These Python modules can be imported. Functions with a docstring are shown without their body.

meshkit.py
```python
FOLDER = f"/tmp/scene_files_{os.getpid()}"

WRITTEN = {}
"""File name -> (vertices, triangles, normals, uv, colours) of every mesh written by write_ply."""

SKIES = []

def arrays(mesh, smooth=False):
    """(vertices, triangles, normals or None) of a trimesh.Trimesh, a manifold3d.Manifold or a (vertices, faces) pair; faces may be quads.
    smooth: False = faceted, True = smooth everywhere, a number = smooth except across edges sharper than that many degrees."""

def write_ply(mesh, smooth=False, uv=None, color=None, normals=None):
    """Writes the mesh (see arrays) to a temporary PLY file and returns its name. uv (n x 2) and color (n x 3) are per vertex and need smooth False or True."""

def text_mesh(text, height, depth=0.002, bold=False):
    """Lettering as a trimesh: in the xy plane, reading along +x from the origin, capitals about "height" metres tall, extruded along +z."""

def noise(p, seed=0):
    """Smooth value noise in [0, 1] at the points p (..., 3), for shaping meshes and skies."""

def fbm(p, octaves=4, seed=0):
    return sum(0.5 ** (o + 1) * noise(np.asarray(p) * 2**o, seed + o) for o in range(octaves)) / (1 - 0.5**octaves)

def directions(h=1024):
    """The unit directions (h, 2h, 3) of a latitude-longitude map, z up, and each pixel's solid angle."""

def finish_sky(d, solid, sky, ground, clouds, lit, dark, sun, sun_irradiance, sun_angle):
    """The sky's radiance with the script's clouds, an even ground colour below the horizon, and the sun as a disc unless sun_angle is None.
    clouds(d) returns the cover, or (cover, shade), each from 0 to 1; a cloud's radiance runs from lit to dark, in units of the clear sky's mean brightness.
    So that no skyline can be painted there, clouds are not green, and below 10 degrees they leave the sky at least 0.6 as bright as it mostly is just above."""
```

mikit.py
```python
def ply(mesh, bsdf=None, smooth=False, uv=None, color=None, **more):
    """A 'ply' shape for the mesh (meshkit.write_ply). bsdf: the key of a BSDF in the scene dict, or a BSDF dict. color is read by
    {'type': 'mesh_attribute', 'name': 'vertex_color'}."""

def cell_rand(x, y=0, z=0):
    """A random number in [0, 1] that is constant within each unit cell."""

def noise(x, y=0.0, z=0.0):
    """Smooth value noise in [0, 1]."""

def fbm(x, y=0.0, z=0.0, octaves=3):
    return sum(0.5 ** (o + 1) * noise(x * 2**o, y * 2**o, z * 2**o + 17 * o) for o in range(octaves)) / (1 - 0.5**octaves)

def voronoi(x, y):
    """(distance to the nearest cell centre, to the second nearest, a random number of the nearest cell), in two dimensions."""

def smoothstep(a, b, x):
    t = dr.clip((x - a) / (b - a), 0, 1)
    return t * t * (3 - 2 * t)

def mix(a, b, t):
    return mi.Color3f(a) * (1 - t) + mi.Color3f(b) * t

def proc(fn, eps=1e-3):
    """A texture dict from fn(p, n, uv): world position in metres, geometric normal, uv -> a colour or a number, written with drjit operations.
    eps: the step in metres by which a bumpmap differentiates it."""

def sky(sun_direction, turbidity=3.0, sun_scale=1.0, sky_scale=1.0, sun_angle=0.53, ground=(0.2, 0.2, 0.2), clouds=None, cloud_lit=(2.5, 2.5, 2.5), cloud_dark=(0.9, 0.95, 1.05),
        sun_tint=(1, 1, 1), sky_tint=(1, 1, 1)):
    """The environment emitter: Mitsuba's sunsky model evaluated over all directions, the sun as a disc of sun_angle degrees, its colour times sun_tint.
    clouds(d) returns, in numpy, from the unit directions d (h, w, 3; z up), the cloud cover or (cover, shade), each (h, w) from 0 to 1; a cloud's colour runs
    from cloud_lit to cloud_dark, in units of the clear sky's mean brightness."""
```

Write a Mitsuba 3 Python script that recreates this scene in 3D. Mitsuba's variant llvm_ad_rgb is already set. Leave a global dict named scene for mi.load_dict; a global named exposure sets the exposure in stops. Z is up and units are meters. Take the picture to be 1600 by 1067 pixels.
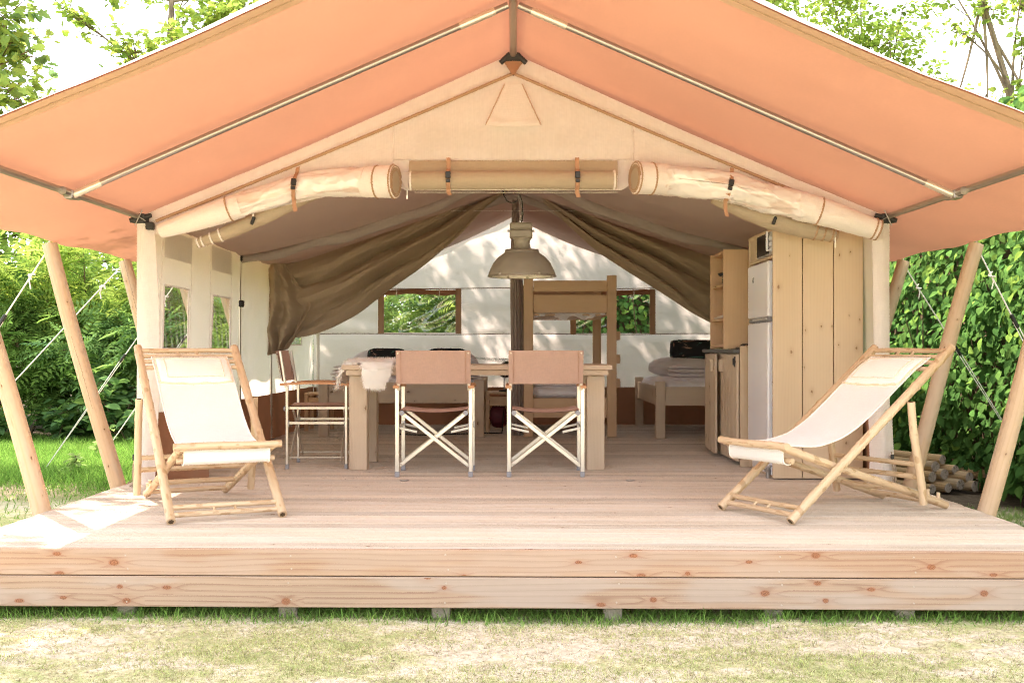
import math
import numpy as np
import trimesh
import drjit as dr
import mitsuba as mi
import mikit
import meshkit
from mikit import proc, noise, fbm, cell_rand, smoothstep, mix, voronoi

# ----------------------------------------------------------------------------- camera, sky, exposure
F, VX, VY, EYE, DECK = 1750.0, 802.0, 548.0, 1.205, 0.32
T = mi.ScalarTransform4f
scene, labels = {}, {}
scene['camera'] = {'type': 'perspective', 'fov': math.degrees(2 * math.atan(800 / F)), 'fov_axis': 'x', 'near_clip': 0.05, 'far_clip': 900.0,
                   'principal_point_offset_x': -(VX - 800) / 1600, 'principal_point_offset_y': -(VY - 533.5) / 1067,
                   'to_world': T().look_at(origin=[0, 0, EYE], target=[0, 1, EYE], up=[0, 0, 1])}
SUN = (-0.50, 0.37, 0.80)
scene['sky'] = mikit.sky(SUN, turbidity=3.5, sun_tint=(0.97, 0.95, 1.06), sky_tint=(0.95, 0.98, 1.27), sun_scale=1.0, sky_scale=1.0,
                         clouds=lambda d: 0.75 + 0.2 * meshkit.fbm(d * 3.0, 3), cloud_lit=(2.5, 2.48, 2.42), cloud_dark=(1.6, 1.6, 1.6), ground=(0.2, 0.19, 0.15))
exposure = 3.52


def at(px, py, D):
    """The world point that stands D metres from the camera where the photograph's pixel lies."""
    return np.array([(px - VX) * D / F, D, EYE + (VY - py) * D / F])


def dk(x, y, h):
    return np.array([x, y, DECK + h])


rng = np.random.default_rng(7)


# ----------------------------------------------------------------------------- mesh helpers
class MB:
    """Collects pieces of ONE part, with normals and uv."""
    def __init__(self):
        self.v, self.f, self.n, self.u, self.k = [], [], [], [], 0

    def add(self, V, F_, N=None, U=None):
        V, F_ = np.asarray(V, float), np.asarray(F_, int)
        if F_.shape[1] == 4:
            F_ = np.vstack([F_[:, [0, 1, 2]], F_[:, [0, 2, 3]]])
        U = np.zeros((len(V), 2)) if U is None else np.asarray(U, float)
        if N is None:
            tri = V[F_]
            n = np.cross(tri[:, 1] - tri[:, 0], tri[:, 2] - tri[:, 0])
            n /= np.linalg.norm(n, axis=1, keepdims=True) + 1e-20
            V, U, N = tri.reshape(-1, 3), U[F_].reshape(-1, 2), np.repeat(n, 3, 0)
            F_ = np.arange(len(V)).reshape(-1, 3)
        self.v.append(V); self.f.append(F_ + self.k); self.n.append(N); self.u.append(U)
        self.k += len(V)
        return self

    def shape(self, mat, **more):
        path = meshkit.write_ply((np.vstack(self.v), np.vstack(self.f)), False, np.vstack(self.u), None, normals=np.vstack(self.n))
        return {'type': 'ply', 'filename': path, 'face_normals': False, 'bsdf': {'type': 'ref', 'id': mat}, **more}


def free(key):
    if not any(k == key or k.startswith(key + '__') for k in scene) and key not in labels:
        return key
    i = 1
    while any(k == f'{key}_{i:03d}' or k.startswith(f'{key}_{i:03d}__') for k in scene) or f'{key}_{i:03d}' in labels:
        i += 1
    return f'{key}_{i:03d}'


COUNT = {}


def free_part(key):
    n = COUNT.get(key, 0)
    COUNT[key] = n + 1
    return key if n == 0 else f'{key}_{n:03d}'


def thing(name, label, cat, group=None):
    key = free(name)
    labels[key] = {'label': label, 'category': cat}
    if group:
        labels[key]['group'] = group
    return key


def part(parent, name, mb, mat, label=None, kind=None):
    key = free_part(f'{parent}__{name}')
    scene[key] = mb.shape(mat) if isinstance(mb, MB) else mb
    if label or kind:
        labels[key] = {k: v for k, v in (('label', label), ('kind', kind)) if v}
    return key


def whole(name, mb, mat, label, cat, group=None):
    key = thing(name, label, cat, group)
    scene[key] = mb.shape(mat) if isinstance(mb, MB) else mb
    return key


def struct(name, mb, mat, kind='structure', label=None, cat=None):
    scene[name] = mb.shape(mat) if isinstance(mb, MB) else mb
    labels[name] = {'kind': kind, **({'label': label} if label else {}), **({'category': cat} if cat else {})}


def unit(v):
    v = np.asarray(v, float)
    return v / (np.linalg.norm(v) + 1e-20)


def unit_rows(v):
    return v / (np.linalg.norm(v, axis=1, keepdims=True) + 1e-12)


def frame(z, up=(0, 0, 1)):
    z = unit(z)
    x = np.cross(up, z)
    if np.linalg.norm(x) < 1e-6:
        x = np.cross((0, 1, 0), z)
    x = unit(x)
    return np.stack([x, np.cross(z, x), z], 1)


def rotz(a):
    c, s = math.cos(a), math.sin(a)
    return np.array([[c, -s, 0], [s, c, 0], [0, 0, 1.0]])


def box(mb, c, size, R=None, bev=0.003, grain=None):
    """A bevelled box; uv runs along the grain in metres, with an offset of its own."""
    c, s = np.asarray(c, float), np.asarray(size, float) / 2
    bev = min(bev, 0.45 * s.min())
    R = np.eye(3) if R is None else R
    g = int(np.argmax(s)) if grain is None else grain
    off = rng.uniform(0, 60, 2)
    V, U, idx, Fc = [], [], {}, []
    for ax in range(3):
        a, b = [(1, 2), (2, 0), (0, 1)][ax]
        for sg in (-1, 1):
            ids = []
            for p, q in ((-1, -1), (1, -1), (1, 1), (-1, 1)):
                v = np.zeros(3)
                v[ax] = sg * s[ax]; v[a] = p * (s[a] - bev); v[b] = q * (s[b] - bev)
                sign = np.zeros(3, int); sign[ax] = sg; sign[a] = p; sign[b] = q
                idx[(tuple(sign), ax)] = len(V); ids.append(len(V)); V.append(v)
                other = [k for k in range(3) if k != g and k != ax]
                if ax == g:
                    o = [k for k in range(3) if k != g]
                    U.append((v[o[0]] * 0.15 + off[0] + 7, v[o[1]] + off[1]))
                else:
                    U.append((v[g] + off[0], v[other[0]] + off[1] + 0.37 * ax + 0.11 * sg))
            Fc.append(ids if sg > 0 else ids[::-1])
    for ax in range(3):
        a, b = [(1, 2), (2, 0), (0, 1)][ax]
        for p in (-1, 1):
            for q in (-1, 1):
                e = []
                for t in (-1, 1):
                    sg = [0, 0, 0]; sg[ax] = t; sg[a] = p; sg[b] = q
                    e.append((idx[(tuple(sg), a)], idx[(tuple(sg), b)]))
                quad = [e[0][0], e[1][0], e[1][1], e[0][1]]
                n = np.cross(V[quad[1]] - V[quad[0]], V[quad[3]] - V[quad[0]])
                out = np.zeros(3); out[a] = p; out[b] = q
                Fc.append(quad if n @ out > 0 else quad[::-1])
    tris = [t for q in Fc for t in ((q[0], q[1], q[2]), (q[0], q[2], q[3]))]
    for sx in (-1, 1):
        for sy in (-1, 1):
            for sz in (-1, 1):
                t = [idx[((sx, sy, sz), k)] for k in range(3)]
                n = np.cross(V[t[1]] - V[t[0]], V[t[2]] - V[t[0]])
                tris.append(t if n @ np.array([sx, sy, sz]) > 0 else t[::-1])
    return mb.add(np.array(V) @ R.T + c, tris, None, U)


def beam(mb, a, b, w, t, up=(0, 0, 1), bev=0.002):
    """A bar from a to b; w across (horizontal for a level bar), t along up."""
    a, b = np.asarray(a, float), np.asarray(b, float)
    R = frame(b - a, up)
    return box(mb, (a + b) / 2, (w, t, np.linalg.norm(b - a)), R, bev, grain=2)


def tube(mb, pts, r, n=10, caps=True, squash=1.0, roll=0.0, bump=None):
    pts = np.asarray(pts, float)
    m = len(pts)
    r = np.broadcast_to(np.asarray(r, float), (m,))
    tan = np.gradient(pts, axis=0)
    tan /= np.linalg.norm(tan, axis=1, keepdims=True) + 1e-20
    x = frame(tan[0])[:, 0]
    X = []
    for k in range(m):
        x = unit(x - tan[k] * (x @ tan[k])); X.append(x)
    X = np.array(X); Y = np.cross(tan, X)
    a = np.linspace(0, 2 * np.pi, n + 1) + roll
    ca, sa = np.cos(a), np.sin(a) * squash
    rr = r[:, None] * np.ones(n + 1)
    L = np.concatenate([[0], np.cumsum(np.linalg.norm(np.diff(pts, axis=0), axis=1))])
    if bump is not None:
        rr = rr * bump(L[:, None], a[None, :])
    V = pts[:, None] + X[:, None] * (rr * ca)[..., None] + Y[:, None] * (rr * sa)[..., None]
    off = rng.uniform(0, 60, 2)
    U = np.stack(np.broadcast_arrays(L[:, None] + off[0], (a * r.mean())[None, :] + off[1]), -1)
    i, j = np.meshgrid(np.arange(m - 1), np.arange(n), indexing='ij')
    q = (i * (n + 1) + j).ravel()
    Fq = np.stack([q, q + 1, q + n + 2, q + n + 1], 1)
    P = V.reshape(-1, 3)
    N = grid_normals(V, wrap=True)
    mb.add(P, Fq, N.reshape(-1, 3), U.reshape(-1, 2))
    if caps:
        for k, s in ((0, -1), (m - 1, 1)):
            ring = V[k, :n]
            C = np.vstack([ring, pts[k] + tan[k] * 0.0])
            f = np.array([(j, (j + 1) % n, n) for j in range(n)])
            if s < 0:
                f = f[:, ::-1]
            cu = np.concatenate([np.stack([ca[:n], sa[:n]], 1) * r[k], [[0, 0]]]) * 0.3 + off
            mb.add(C, f, None, cu)
    return mb


def grid_normals(V, wrap=False):
    du = np.gradient(V, axis=0)
    if wrap:
        dv = np.empty_like(V)
        dv[:, 1:-1] = V[:, 2:] - V[:, :-2]
        dv[:, 0] = dv[:, -1] = V[:, 1] - V[:, -2]
    else:
        dv = np.gradient(V, axis=1)
    n = np.cross(dv, du)
    return n / (np.linalg.norm(n, axis=-1, keepdims=True) + 1e-20)


def sheet(mb, V, U=None, holes=None, flip=False):
    """A grid of points (m, n, 3) as a smooth sheet; holes(i, j arrays) leaves cells out."""
    V = np.asarray(V, float)
    m, n = V.shape[:2]
    i, j = np.meshgrid(np.arange(m - 1), np.arange(n - 1), indexing='ij')
    q = i * n + j
    keep = np.ones(q.shape, bool) if holes is None else ~holes(i, j)
    q = q[keep]
    Fq = np.stack([q, q + 1, q + n + 1, q + n], 1)
    N = grid_normals(V)
    if flip:
        Fq, N = Fq[:, ::-1], -N
    if U is None:
        a = np.cumsum(np.r_[0, np.linalg.norm(np.diff(V[:, 0], axis=0), axis=1)])
        b = np.cumsum(np.r_[0, np.linalg.norm(np.diff(V[0], axis=0), axis=1)])
        U = np.stack(np.broadcast_arrays(a[:, None], b[None, :]), -1)
    return mb.add(V.reshape(-1, 3), Fq, N.reshape(-1, 3), np.asarray(U).reshape(-1, 2))


def lathe(mb, prof, c, n=32):
    prof = np.asarray(prof, float)
    a = np.linspace(0, 2 * np.pi, n + 1)
    V = np.stack([prof[:, :1] * np.cos(a), prof[:, :1] * np.sin(a), prof[:, 1:] * np.ones(n + 1)], -1) + np.asarray(c)
    return sheet(mb, V, flip=True)


def blob(mb, c, size, seed=0, amp=0.12, freq=2.0, flat=0.0, power=2.6, R=None, nu=26, nv=34):
    """A soft cushion shape: a superellipsoid, lumpy."""
    th = np.linspace(-np.pi / 2, np.pi / 2, nu)[:, None]
    ph = np.linspace(0, 2 * np.pi, nv + 1)[None, :]
    e = 2.0 / power
    sp = lambda x, k: np.sign(x) * np.abs(x) ** k
    V = np.stack([sp(np.cos(th), e * 1.2) * sp(np.cos(ph), e), sp(np.cos(th), e * 1.2) * sp(np.sin(ph), e), sp(np.sin(th), 1.0) * np.ones_like(ph)], -1)
    d = 1 + amp * (meshkit.fbm(V * freq + seed * 9.1, 3, seed) - 0.5) * 2
    V = V * d[..., None] * np.asarray(size) / 2
    if R is not None:
        V = V @ R.T
    sz = np.asarray(size)
    U = np.stack(np.broadcast_arrays(ph / (2 * np.pi) * 1.6 * (sz[0] + sz[1]), th / np.pi * (sz[0] + sz[2])), -1) + seed * 0.73
    return sheet(mb, V + np.asarray(c), U, flip=True)


def wob(p, f, s=0):
    return meshkit.fbm(np.asarray(p) * f, 4, s) - 0.5


# ----------------------------------------------------------------------------- materials
def mat(name, color, rough=0.6, **more):
    scene[name] = {'type': 'twosided', 'bsdf': {'type': 'principled', 'base_color': proc(color) if callable(color) else {'type': 'rgb', 'value': list(color)},
                                               'roughness': rough, 'specular': more.pop('specular', 0.4), **more}}


def cloth_thin(name, color, trans, rough=0.8):
    scene[name] = {'type': 'principledthin', 'base_color': proc(color) if callable(color) else {'type': 'rgb', 'value': list(color)},
                   'roughness': rough, 'diff_trans': trans, 'spec_trans': 0.0, 'eta': 1.3}


def wood(light, dark, knot, ring=0.011, knots=0.35, kr=0.009, streak=0.5, weather=0.0, wcol=(0.5, 0.46, 0.42), cu=0.42, cv=0.10, tone=0.0, crack=0.0):
    def fn(p, n, uv):
        u, v = uv.x, uv.y
        iu, iv = dr.floor(u / cu), dr.floor(v / cv)
        here = cell_rand(iu, iv, 5) < knots
        rad = kr * (0.45 + 1.1 * cell_rand(iu, iv, 8))
        dx = (u - (iu + 0.25 + 0.5 * cell_rand(iu, iv, 6)) * cu) / (1.25 + cell_rand(iu, iv, 9))
        dy = v - (iv + 0.25 + 0.5 * cell_rand(iu, iv, 7)) * cv
        d = dr.sqrt(dx * dx + dy * dy) + 0.002 * noise(u * 300, v * 300)
        near = dr.select(here, dr.exp(-dr.square(d / (rad * 2.6))), 0.0)
        w = v + 0.03 * fbm(u * 1.1, v * 5.0, 3.0) + near * rad * 1.8 * dr.select(dy > 0, 1.0, -1.0)
        t = w / ring + 0.8 * noise(u * 2.0, v * 12.0, 9.0)
        tri = t - dr.floor(t)
        line = smoothstep(0.45, 0.95, tri) * smoothstep(1.0, 0.95, tri)
        fine = fbm(u * 5.0, v * 260.0, 1.0)
        wide = fbm(u * 0.9, v * 9.0, 4.0)
        k = streak * (0.55 * line + 0.6 * (fine - 0.35)) + 0.7 * (wide - 0.45)
        c = mix(light, dark, dr.clip(k, 0, 1))
        if weather:
            g = smoothstep(0.42, 0.66, fbm(u * 2.2, v * 14.0, 6.0)) * weather
            c = mix(c, wcol, g)
        if tone:
            c = c * (1 - tone * (cell_rand(dr.floor(v), 3.0, 1.0) - 0.4))
        core = dr.select(here, smoothstep(rad * 1.15, rad * 0.75, d), 0.0)
        halo = near * 0.45
        c = mix(c, mix(knot, dark, 0.5), halo)
        if crack:
            cell = dr.floor(v / 0.115)
            off = v - (cell + 0.5) * 0.115 - 0.030 * (noise(u * 1.3, cell * 7.0, 2.0) - 0.5) - 0.003 * (noise(u * 40, cell, 5.0) - 0.5)
            gate = smoothstep(0.46, 0.60, noise(u * 0.8, cell * 3.0, 4.0))
            c = mix(c, (0.16, 0.09, 0.05), crack * gate * smoothstep(0.0020, 0.0006, dr.abs(off)))
        rings = 0.75 + 0.35 * dr.sin(d * 1500)
        return mix(c, mi.Color3f(knot) * rings, core * 0.9)
    return fn


mat('pine', wood((0.62, 0.50, 0.37), (0.48, 0.36, 0.24), (0.26, 0.13, 0.06), knots=0.30), 0.55)
mat('pine_board', wood((0.60, 0.465, 0.315), (0.50, 0.36, 0.22), (0.30, 0.16, 0.07), ring=0.022, streak=0.32, knots=0.17, kr=0.006, cu=0.22, cv=0.07), 0.5)
mat('pine_warm', wood((0.64, 0.43, 0.25), (0.51, 0.32, 0.17), (0.22, 0.10, 0.04), knots=0.25), 0.5)
mat('pine_grey', wood((0.58, 0.46, 0.34), (0.42, 0.31, 0.22), (0.2, 0.12, 0.07), knots=0.4, weather=0.5, wcol=(0.52, 0.44, 0.36)), 0.65)
mat('deck_wood', wood((0.58, 0.49, 0.395), (0.39, 0.305, 0.225), (0.28, 0.15, 0.09), ring=0.02, knots=0.10, kr=0.006, streak=0.8, weather=0.45, wcol=(0.56, 0.49, 0.43), tone=0.27), 0.6)
mat('fascia_wood', wood((0.42, 0.285, 0.20), (0.295, 0.17, 0.105), (0.33, 0.125, 0.055), ring=0.026, knots=0.24, kr=0.011, streak=1.15, weather=0.35, wcol=(0.44, 0.36, 0.31), cu=0.26, cv=0.05), 0.6)
mat('fascia_wood_worn', wood((0.39, 0.28, 0.205), (0.26, 0.165, 0.11), (0.31, 0.125, 0.06), ring=0.026, knots=0.30, kr=0.012, streak=1.3, weather=0.55, wcol=(0.39, 0.33, 0.29), cu=0.24, cv=0.05), 0.6)
mat('post_wood', wood((0.57, 0.41, 0.27), (0.46, 0.30, 0.175), (0.26, 0.12, 0.05), ring=0.03, knots=0.33, kr=0.0045, streak=0.5, weather=0.45, wcol=(0.50, 0.42, 0.34), cu=0.22, cv=0.09, crack=0.8), 0.6)
mat('log_bark', wood((0.50, 0.35, 0.19), (0.30, 0.19, 0.09), (0.10, 0.05, 0.02), ring=0.02, knots=0.3, streak=0.9, weather=0.5, wcol=(0.25, 0.22, 0.17)), 0.8)


def endgrain(p, n, uv):
    r = dr.sqrt(uv.x * uv.x + uv.y * uv.y)
    a = dr.atan2(uv.y, uv.x)
    rings = 0.5 + 0.5 * dr.sin(r * 900 + 4 * noise(uv.x * 60, uv.y * 60, 1.0))
    crack = smoothstep(0.62, 0.75, noise(a * 3.2, r * 10, p.x * 7)) * smoothstep(0.0, 0.02, r)
    c = mix((0.42, 0.36, 0.30), (0.27, 0.22, 0.18), rings * 0.7 + 0.3 * fbm(uv.x * 150, uv.y * 150, 2.0))
    return mix(c, (0.08, 0.06, 0.045), crack * 0.7)


mat('log_end', endgrain, 0.85)


def bamboo_fn(p, n, uv):
    u, v = uv.x, uv.y
    s = fbm(u * 2.5, v * 160, 1.0)
    big = fbm(u * 1.6, v * 12, 5.0)
    c = mix((0.62, 0.475, 0.315), (0.46, 0.30, 0.165), dr.clip(0.6 * (s - 0.3) + 1.1 * (big - 0.42), 0, 1))
    spot = smoothstep(0.70, 0.82, noise(u * 22, v * 40, 3.0))
    return mix(c, (0.34, 0.19, 0.08), spot * 0.5)


mat('bamboo', bamboo_fn, 0.38, specular=0.5)
mat('bamboo_hollow', (0.10, 0.065, 0.035), 0.9)


def canvas(c, amt=0.06, dirt=(0.45, 0.36, 0.27), blotch=0.10):
    def fn(p, n, uv):
        w = 1.0 - amt * (noise(uv.x * 420, uv.y * 60) + noise(uv.x * 60, uv.y * 420) - 1.0)
        m = 1.0 - blotch * (fbm(p.x * 1.3, p.y * 1.3, p.z * 1.3) - 0.5)
        st = smoothstep(0.62, 0.8, fbm(p.x * 2.3 + 5, p.y * 2.3, p.z * 2.3)) * 0.12
        return mix(mi.Color3f(c) * (w * m), dirt, st)
    return fn


cloth_thin('fly_cloth', canvas((0.535, 0.275, 0.185), 0.04, (0.44, 0.22, 0.15), 0.24), 0.215)
cloth_thin('fly_hem', canvas((0.54, 0.36, 0.25), 0.04), 0.12)
cloth_thin('fly_lip', canvas((0.86, 0.82, 0.76), 0.03), 0.7)
cloth_thin('cream_canvas', canvas((0.83, 0.77, 0.735)), 0.42)
cloth_thin('wall_canvas', canvas((0.88, 0.83, 0.79), 0.04, (0.68, 0.6, 0.54)), 1.0)
cloth_thin('lining', canvas((0.47, 0.405, 0.375)), 0.5)
cloth_thin('curtain_cloth', canvas((0.43, 0.335, 0.24)), 0.18)
cloth_thin('skirt_cloth', canvas((0.36, 0.19, 0.115), 0.08), 0.12)
cloth_thin('khaki_cloth', canvas((0.46, 0.37, 0.27)), 0.15)
cloth_thin('screen_cloth', canvas((0.74, 0.70, 0.67)), 0.9)
cloth_thin('partition_cloth', canvas((0.46, 0.38, 0.33)), 0.25)
mat('piping', (0.42, 0.27, 0.17), 0.7)
mat('strap_web', (0.43, 0.235, 0.14), 0.6)
mat('black_plastic', (0.025, 0.024, 0.024), 0.35)
mat('black_iron', (0.03, 0.03, 0.03), 0.5)
mat('roll_canvas', canvas((0.78, 0.72, 0.68)), 0.8)


def vinyl_fn(p, n, uv):
    k = fbm(uv.x * 5.0, uv.y * 22.0, 2.0)
    return mix((0.76, 0.715, 0.68), (0.58, 0.41, 0.32), smoothstep(0.50, 0.70, k) * 0.6)


mat('roll_vinyl', vinyl_fn, 0.16, specular=0.8, clearcoat=1.0, clearcoat_gloss=0.92)
mat('steel', (0.41, 0.39, 0.37), 0.32, metallic=0.9)
mat('steel_dark', (0.42, 0.37, 0.32), 0.4, metallic=0.8)
mat('aluminium', (0.74, 0.70, 0.61), 0.30, metallic=0.75)
mat('grey_plastic', (0.33, 0.34, 0.37), 0.5)
mat('chair_cloth', canvas((0.47, 0.31, 0.245), 0.10, (0.46, 0.32, 0.26)), 0.85)
mat('arm_wood', wood((0.58, 0.30, 0.15), (0.46, 0.22, 0.10), (0.3, 0.12, 0.05), knots=0.0), 0.45)
cloth_thin('sling_cloth', canvas((0.88, 0.87, 0.86), 0.05, (0.80, 0.77, 0.73)), 0.3)
mat('sling_pad', canvas((0.86, 0.82, 0.76), 0.05), 0.85)
mat('sling_piping', (0.82, 0.66, 0.48), 0.7)
mat('rope_white', (0.78, 0.76, 0.72), 0.7)


def enamel_fn(p, n, uv):
    return mix((0.32, 0.275, 0.225), (0.26, 0.225, 0.185), fbm(p.x * 18, p.y * 18, p.z * 30))


mat('lamp_enamel', enamel_fn, 0.42)
mat('lamp_inside', (0.75, 0.72, 0.68), 0.5)
mat('fridge_white', (0.74, 0.74, 0.77), 0.22, clearcoat=0.6)
mat('fridge_gap', (0.20, 0.20, 0.21), 0.6)
mat('glass_black', (0.012, 0.012, 0.014), 0.12)
mat('silver_paint', (0.60, 0.59, 0.58), 0.35, metallic=0.5)
mat('counter_slate', (0.085, 0.082, 0.08), 0.4)
mat('sheet_white', canvas((0.80, 0.78, 0.80), 0.05, (0.7, 0.68, 0.7)), 0.9)
mat('duvet_grey', canvas((0.70, 0.65, 0.64), 0.08, (0.55, 0.5, 0.48)), 0.9)


def floral_fn(p, n, uv):
    d1, d2, r = voronoi(uv.x * 13, uv.y * 13)
    petal = smoothstep(0.55, 0.25, d1 + 0.35 * noise(uv.x * 120, uv.y * 120))
    c = mix((0.36, 0.17, 0.11), (0.62, 0.42, 0.32), noise(uv.x * 60, uv.y * 60, 3.0))
    g = mix((0.03, 0.12, 0.09), (0.12, 0.30, 0.27), noise(uv.x * 70, uv.y * 70, 5.0))
    c = dr.select(r > 0.72, c, g)
    return mix((0.012, 0.012, 0.014), c, petal * dr.select(r > 0.45, 0.9, 0.0))


mat('floral_cloth', floral_fn, 0.8)
mat('fur', (0.93, 0.92, 0.90), 0.9)
mat('red_box', (0.10, 0.012, 0.02), 0.6)
mat('paper', (0.66, 0.60, 0.52), 0.8)
mat('cable', (0.02, 0.02, 0.02), 0.5)


def concrete_fn(p, n, uv):
    return mix((0.42, 0.37, 0.30), (0.28, 0.245, 0.20), fbm(p.x * 25, p.y * 25, p.z * 25))


mat('concrete', concrete_fn, 0.9)
scene['window_film'] = {'type': 'thindielectric', 'int_ior': 1.45}


def leafmat(name, rough=0.45, trans=0.9):
    scene[name] = {'type': 'principledthin', 'base_color': {'type': 'mesh_attribute', 'name': 'vertex_color'}, 'roughness': rough, 'diff_trans': trans, 'spec_trans': 0.0, 'eta': 1.4}


leafmat('leaf')
leafmat('leaf_glossy', 0.32, 0.7)
leafmat('blade', 0.5, 0.8)
scene['pebble'] = {'type': 'twosided', 'bsdf': {'type': 'diffuse', 'reflectance': {'type': 'mesh_attribute', 'name': 'vertex_color'}}}


def bark_fn(p, n, uv):
    k = fbm(uv.x * 6, uv.y * 45, 1.0)
    return mix((0.26, 0.20, 0.145), (0.13, 0.10, 0.075), smoothstep(0.3, 0.7, k))


mat('bark', bark_fn, 0.9)
mat('twig', (0.12, 0.085, 0.05), 0.9)


def patchiness(x, y):
    """0 bare sand, 1 green, used for both the ground's colour and where the blades stand."""
    return meshkit.fbm(np.stack([x * 0.9, y * 2.2, 0 * x], -1), 4, 11)


def ground_fn(p, n, uv):
    big = 0.6 * fbm(p.x * 1.1, p.y * 2.2, 3.0, 4) + 0.4 * fbm(p.x * 5.0, p.y * 9.0, 2.0, 3)
    fine = fbm(p.x * 26, p.y * 26, 1.0, 3)
    straw = noise(p.x * 95 + 3 * noise(p.y * 20), p.y * 60, 7.0)
    sand = mix((0.49, 0.435, 0.355), (0.41, 0.355, 0.27), fine)
    dry = mix((0.43, 0.405, 0.25), (0.31, 0.285, 0.165), straw)
    green = mix((0.30, 0.34, 0.13), (0.20, 0.23, 0.09), fine)
    k = big + 0.35 * (fine - 0.5)
    c = mix(sand, dry, smoothstep(0.40, 0.56, k))
    c = mix(c, green, smoothstep(0.55, 0.72, k) * 0.7)
    lawn = smoothstep(8.2, 9.9, p.y + 1.2 * (fbm(p.x * 1.3, p.y * 1.3, 8.0) - 0.5))
    c = mix(c, mix((0.10, 0.15, 0.035), (0.055, 0.08, 0.022), fine), lawn)
    bare = dr.exp(-dr.square((p.x + 4.35) / 0.75) - dr.square((p.y - 9.7) / 0.55))
    c = mix(c, mix((0.40, 0.31, 0.21), (0.26, 0.19, 0.12), fine), dr.clip(bare * (0.5 + big), 0, 1))
    far = smoothstep(5.0, 8.0, dr.abs(p.x))
    c = mix(c, mix((0.16, 0.22, 0.06), (0.09, 0.13, 0.035), fine), far)
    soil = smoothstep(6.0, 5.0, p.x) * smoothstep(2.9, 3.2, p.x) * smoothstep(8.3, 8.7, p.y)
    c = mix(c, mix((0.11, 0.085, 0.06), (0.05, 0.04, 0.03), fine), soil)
    c = c * (0.84 + 0.60 * fbm(p.x * 85, p.y * 85, 4.0, 3))
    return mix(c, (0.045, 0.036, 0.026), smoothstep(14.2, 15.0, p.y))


mat('ground_soil', ground_fn, 0.95, specular=0.1)

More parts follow.
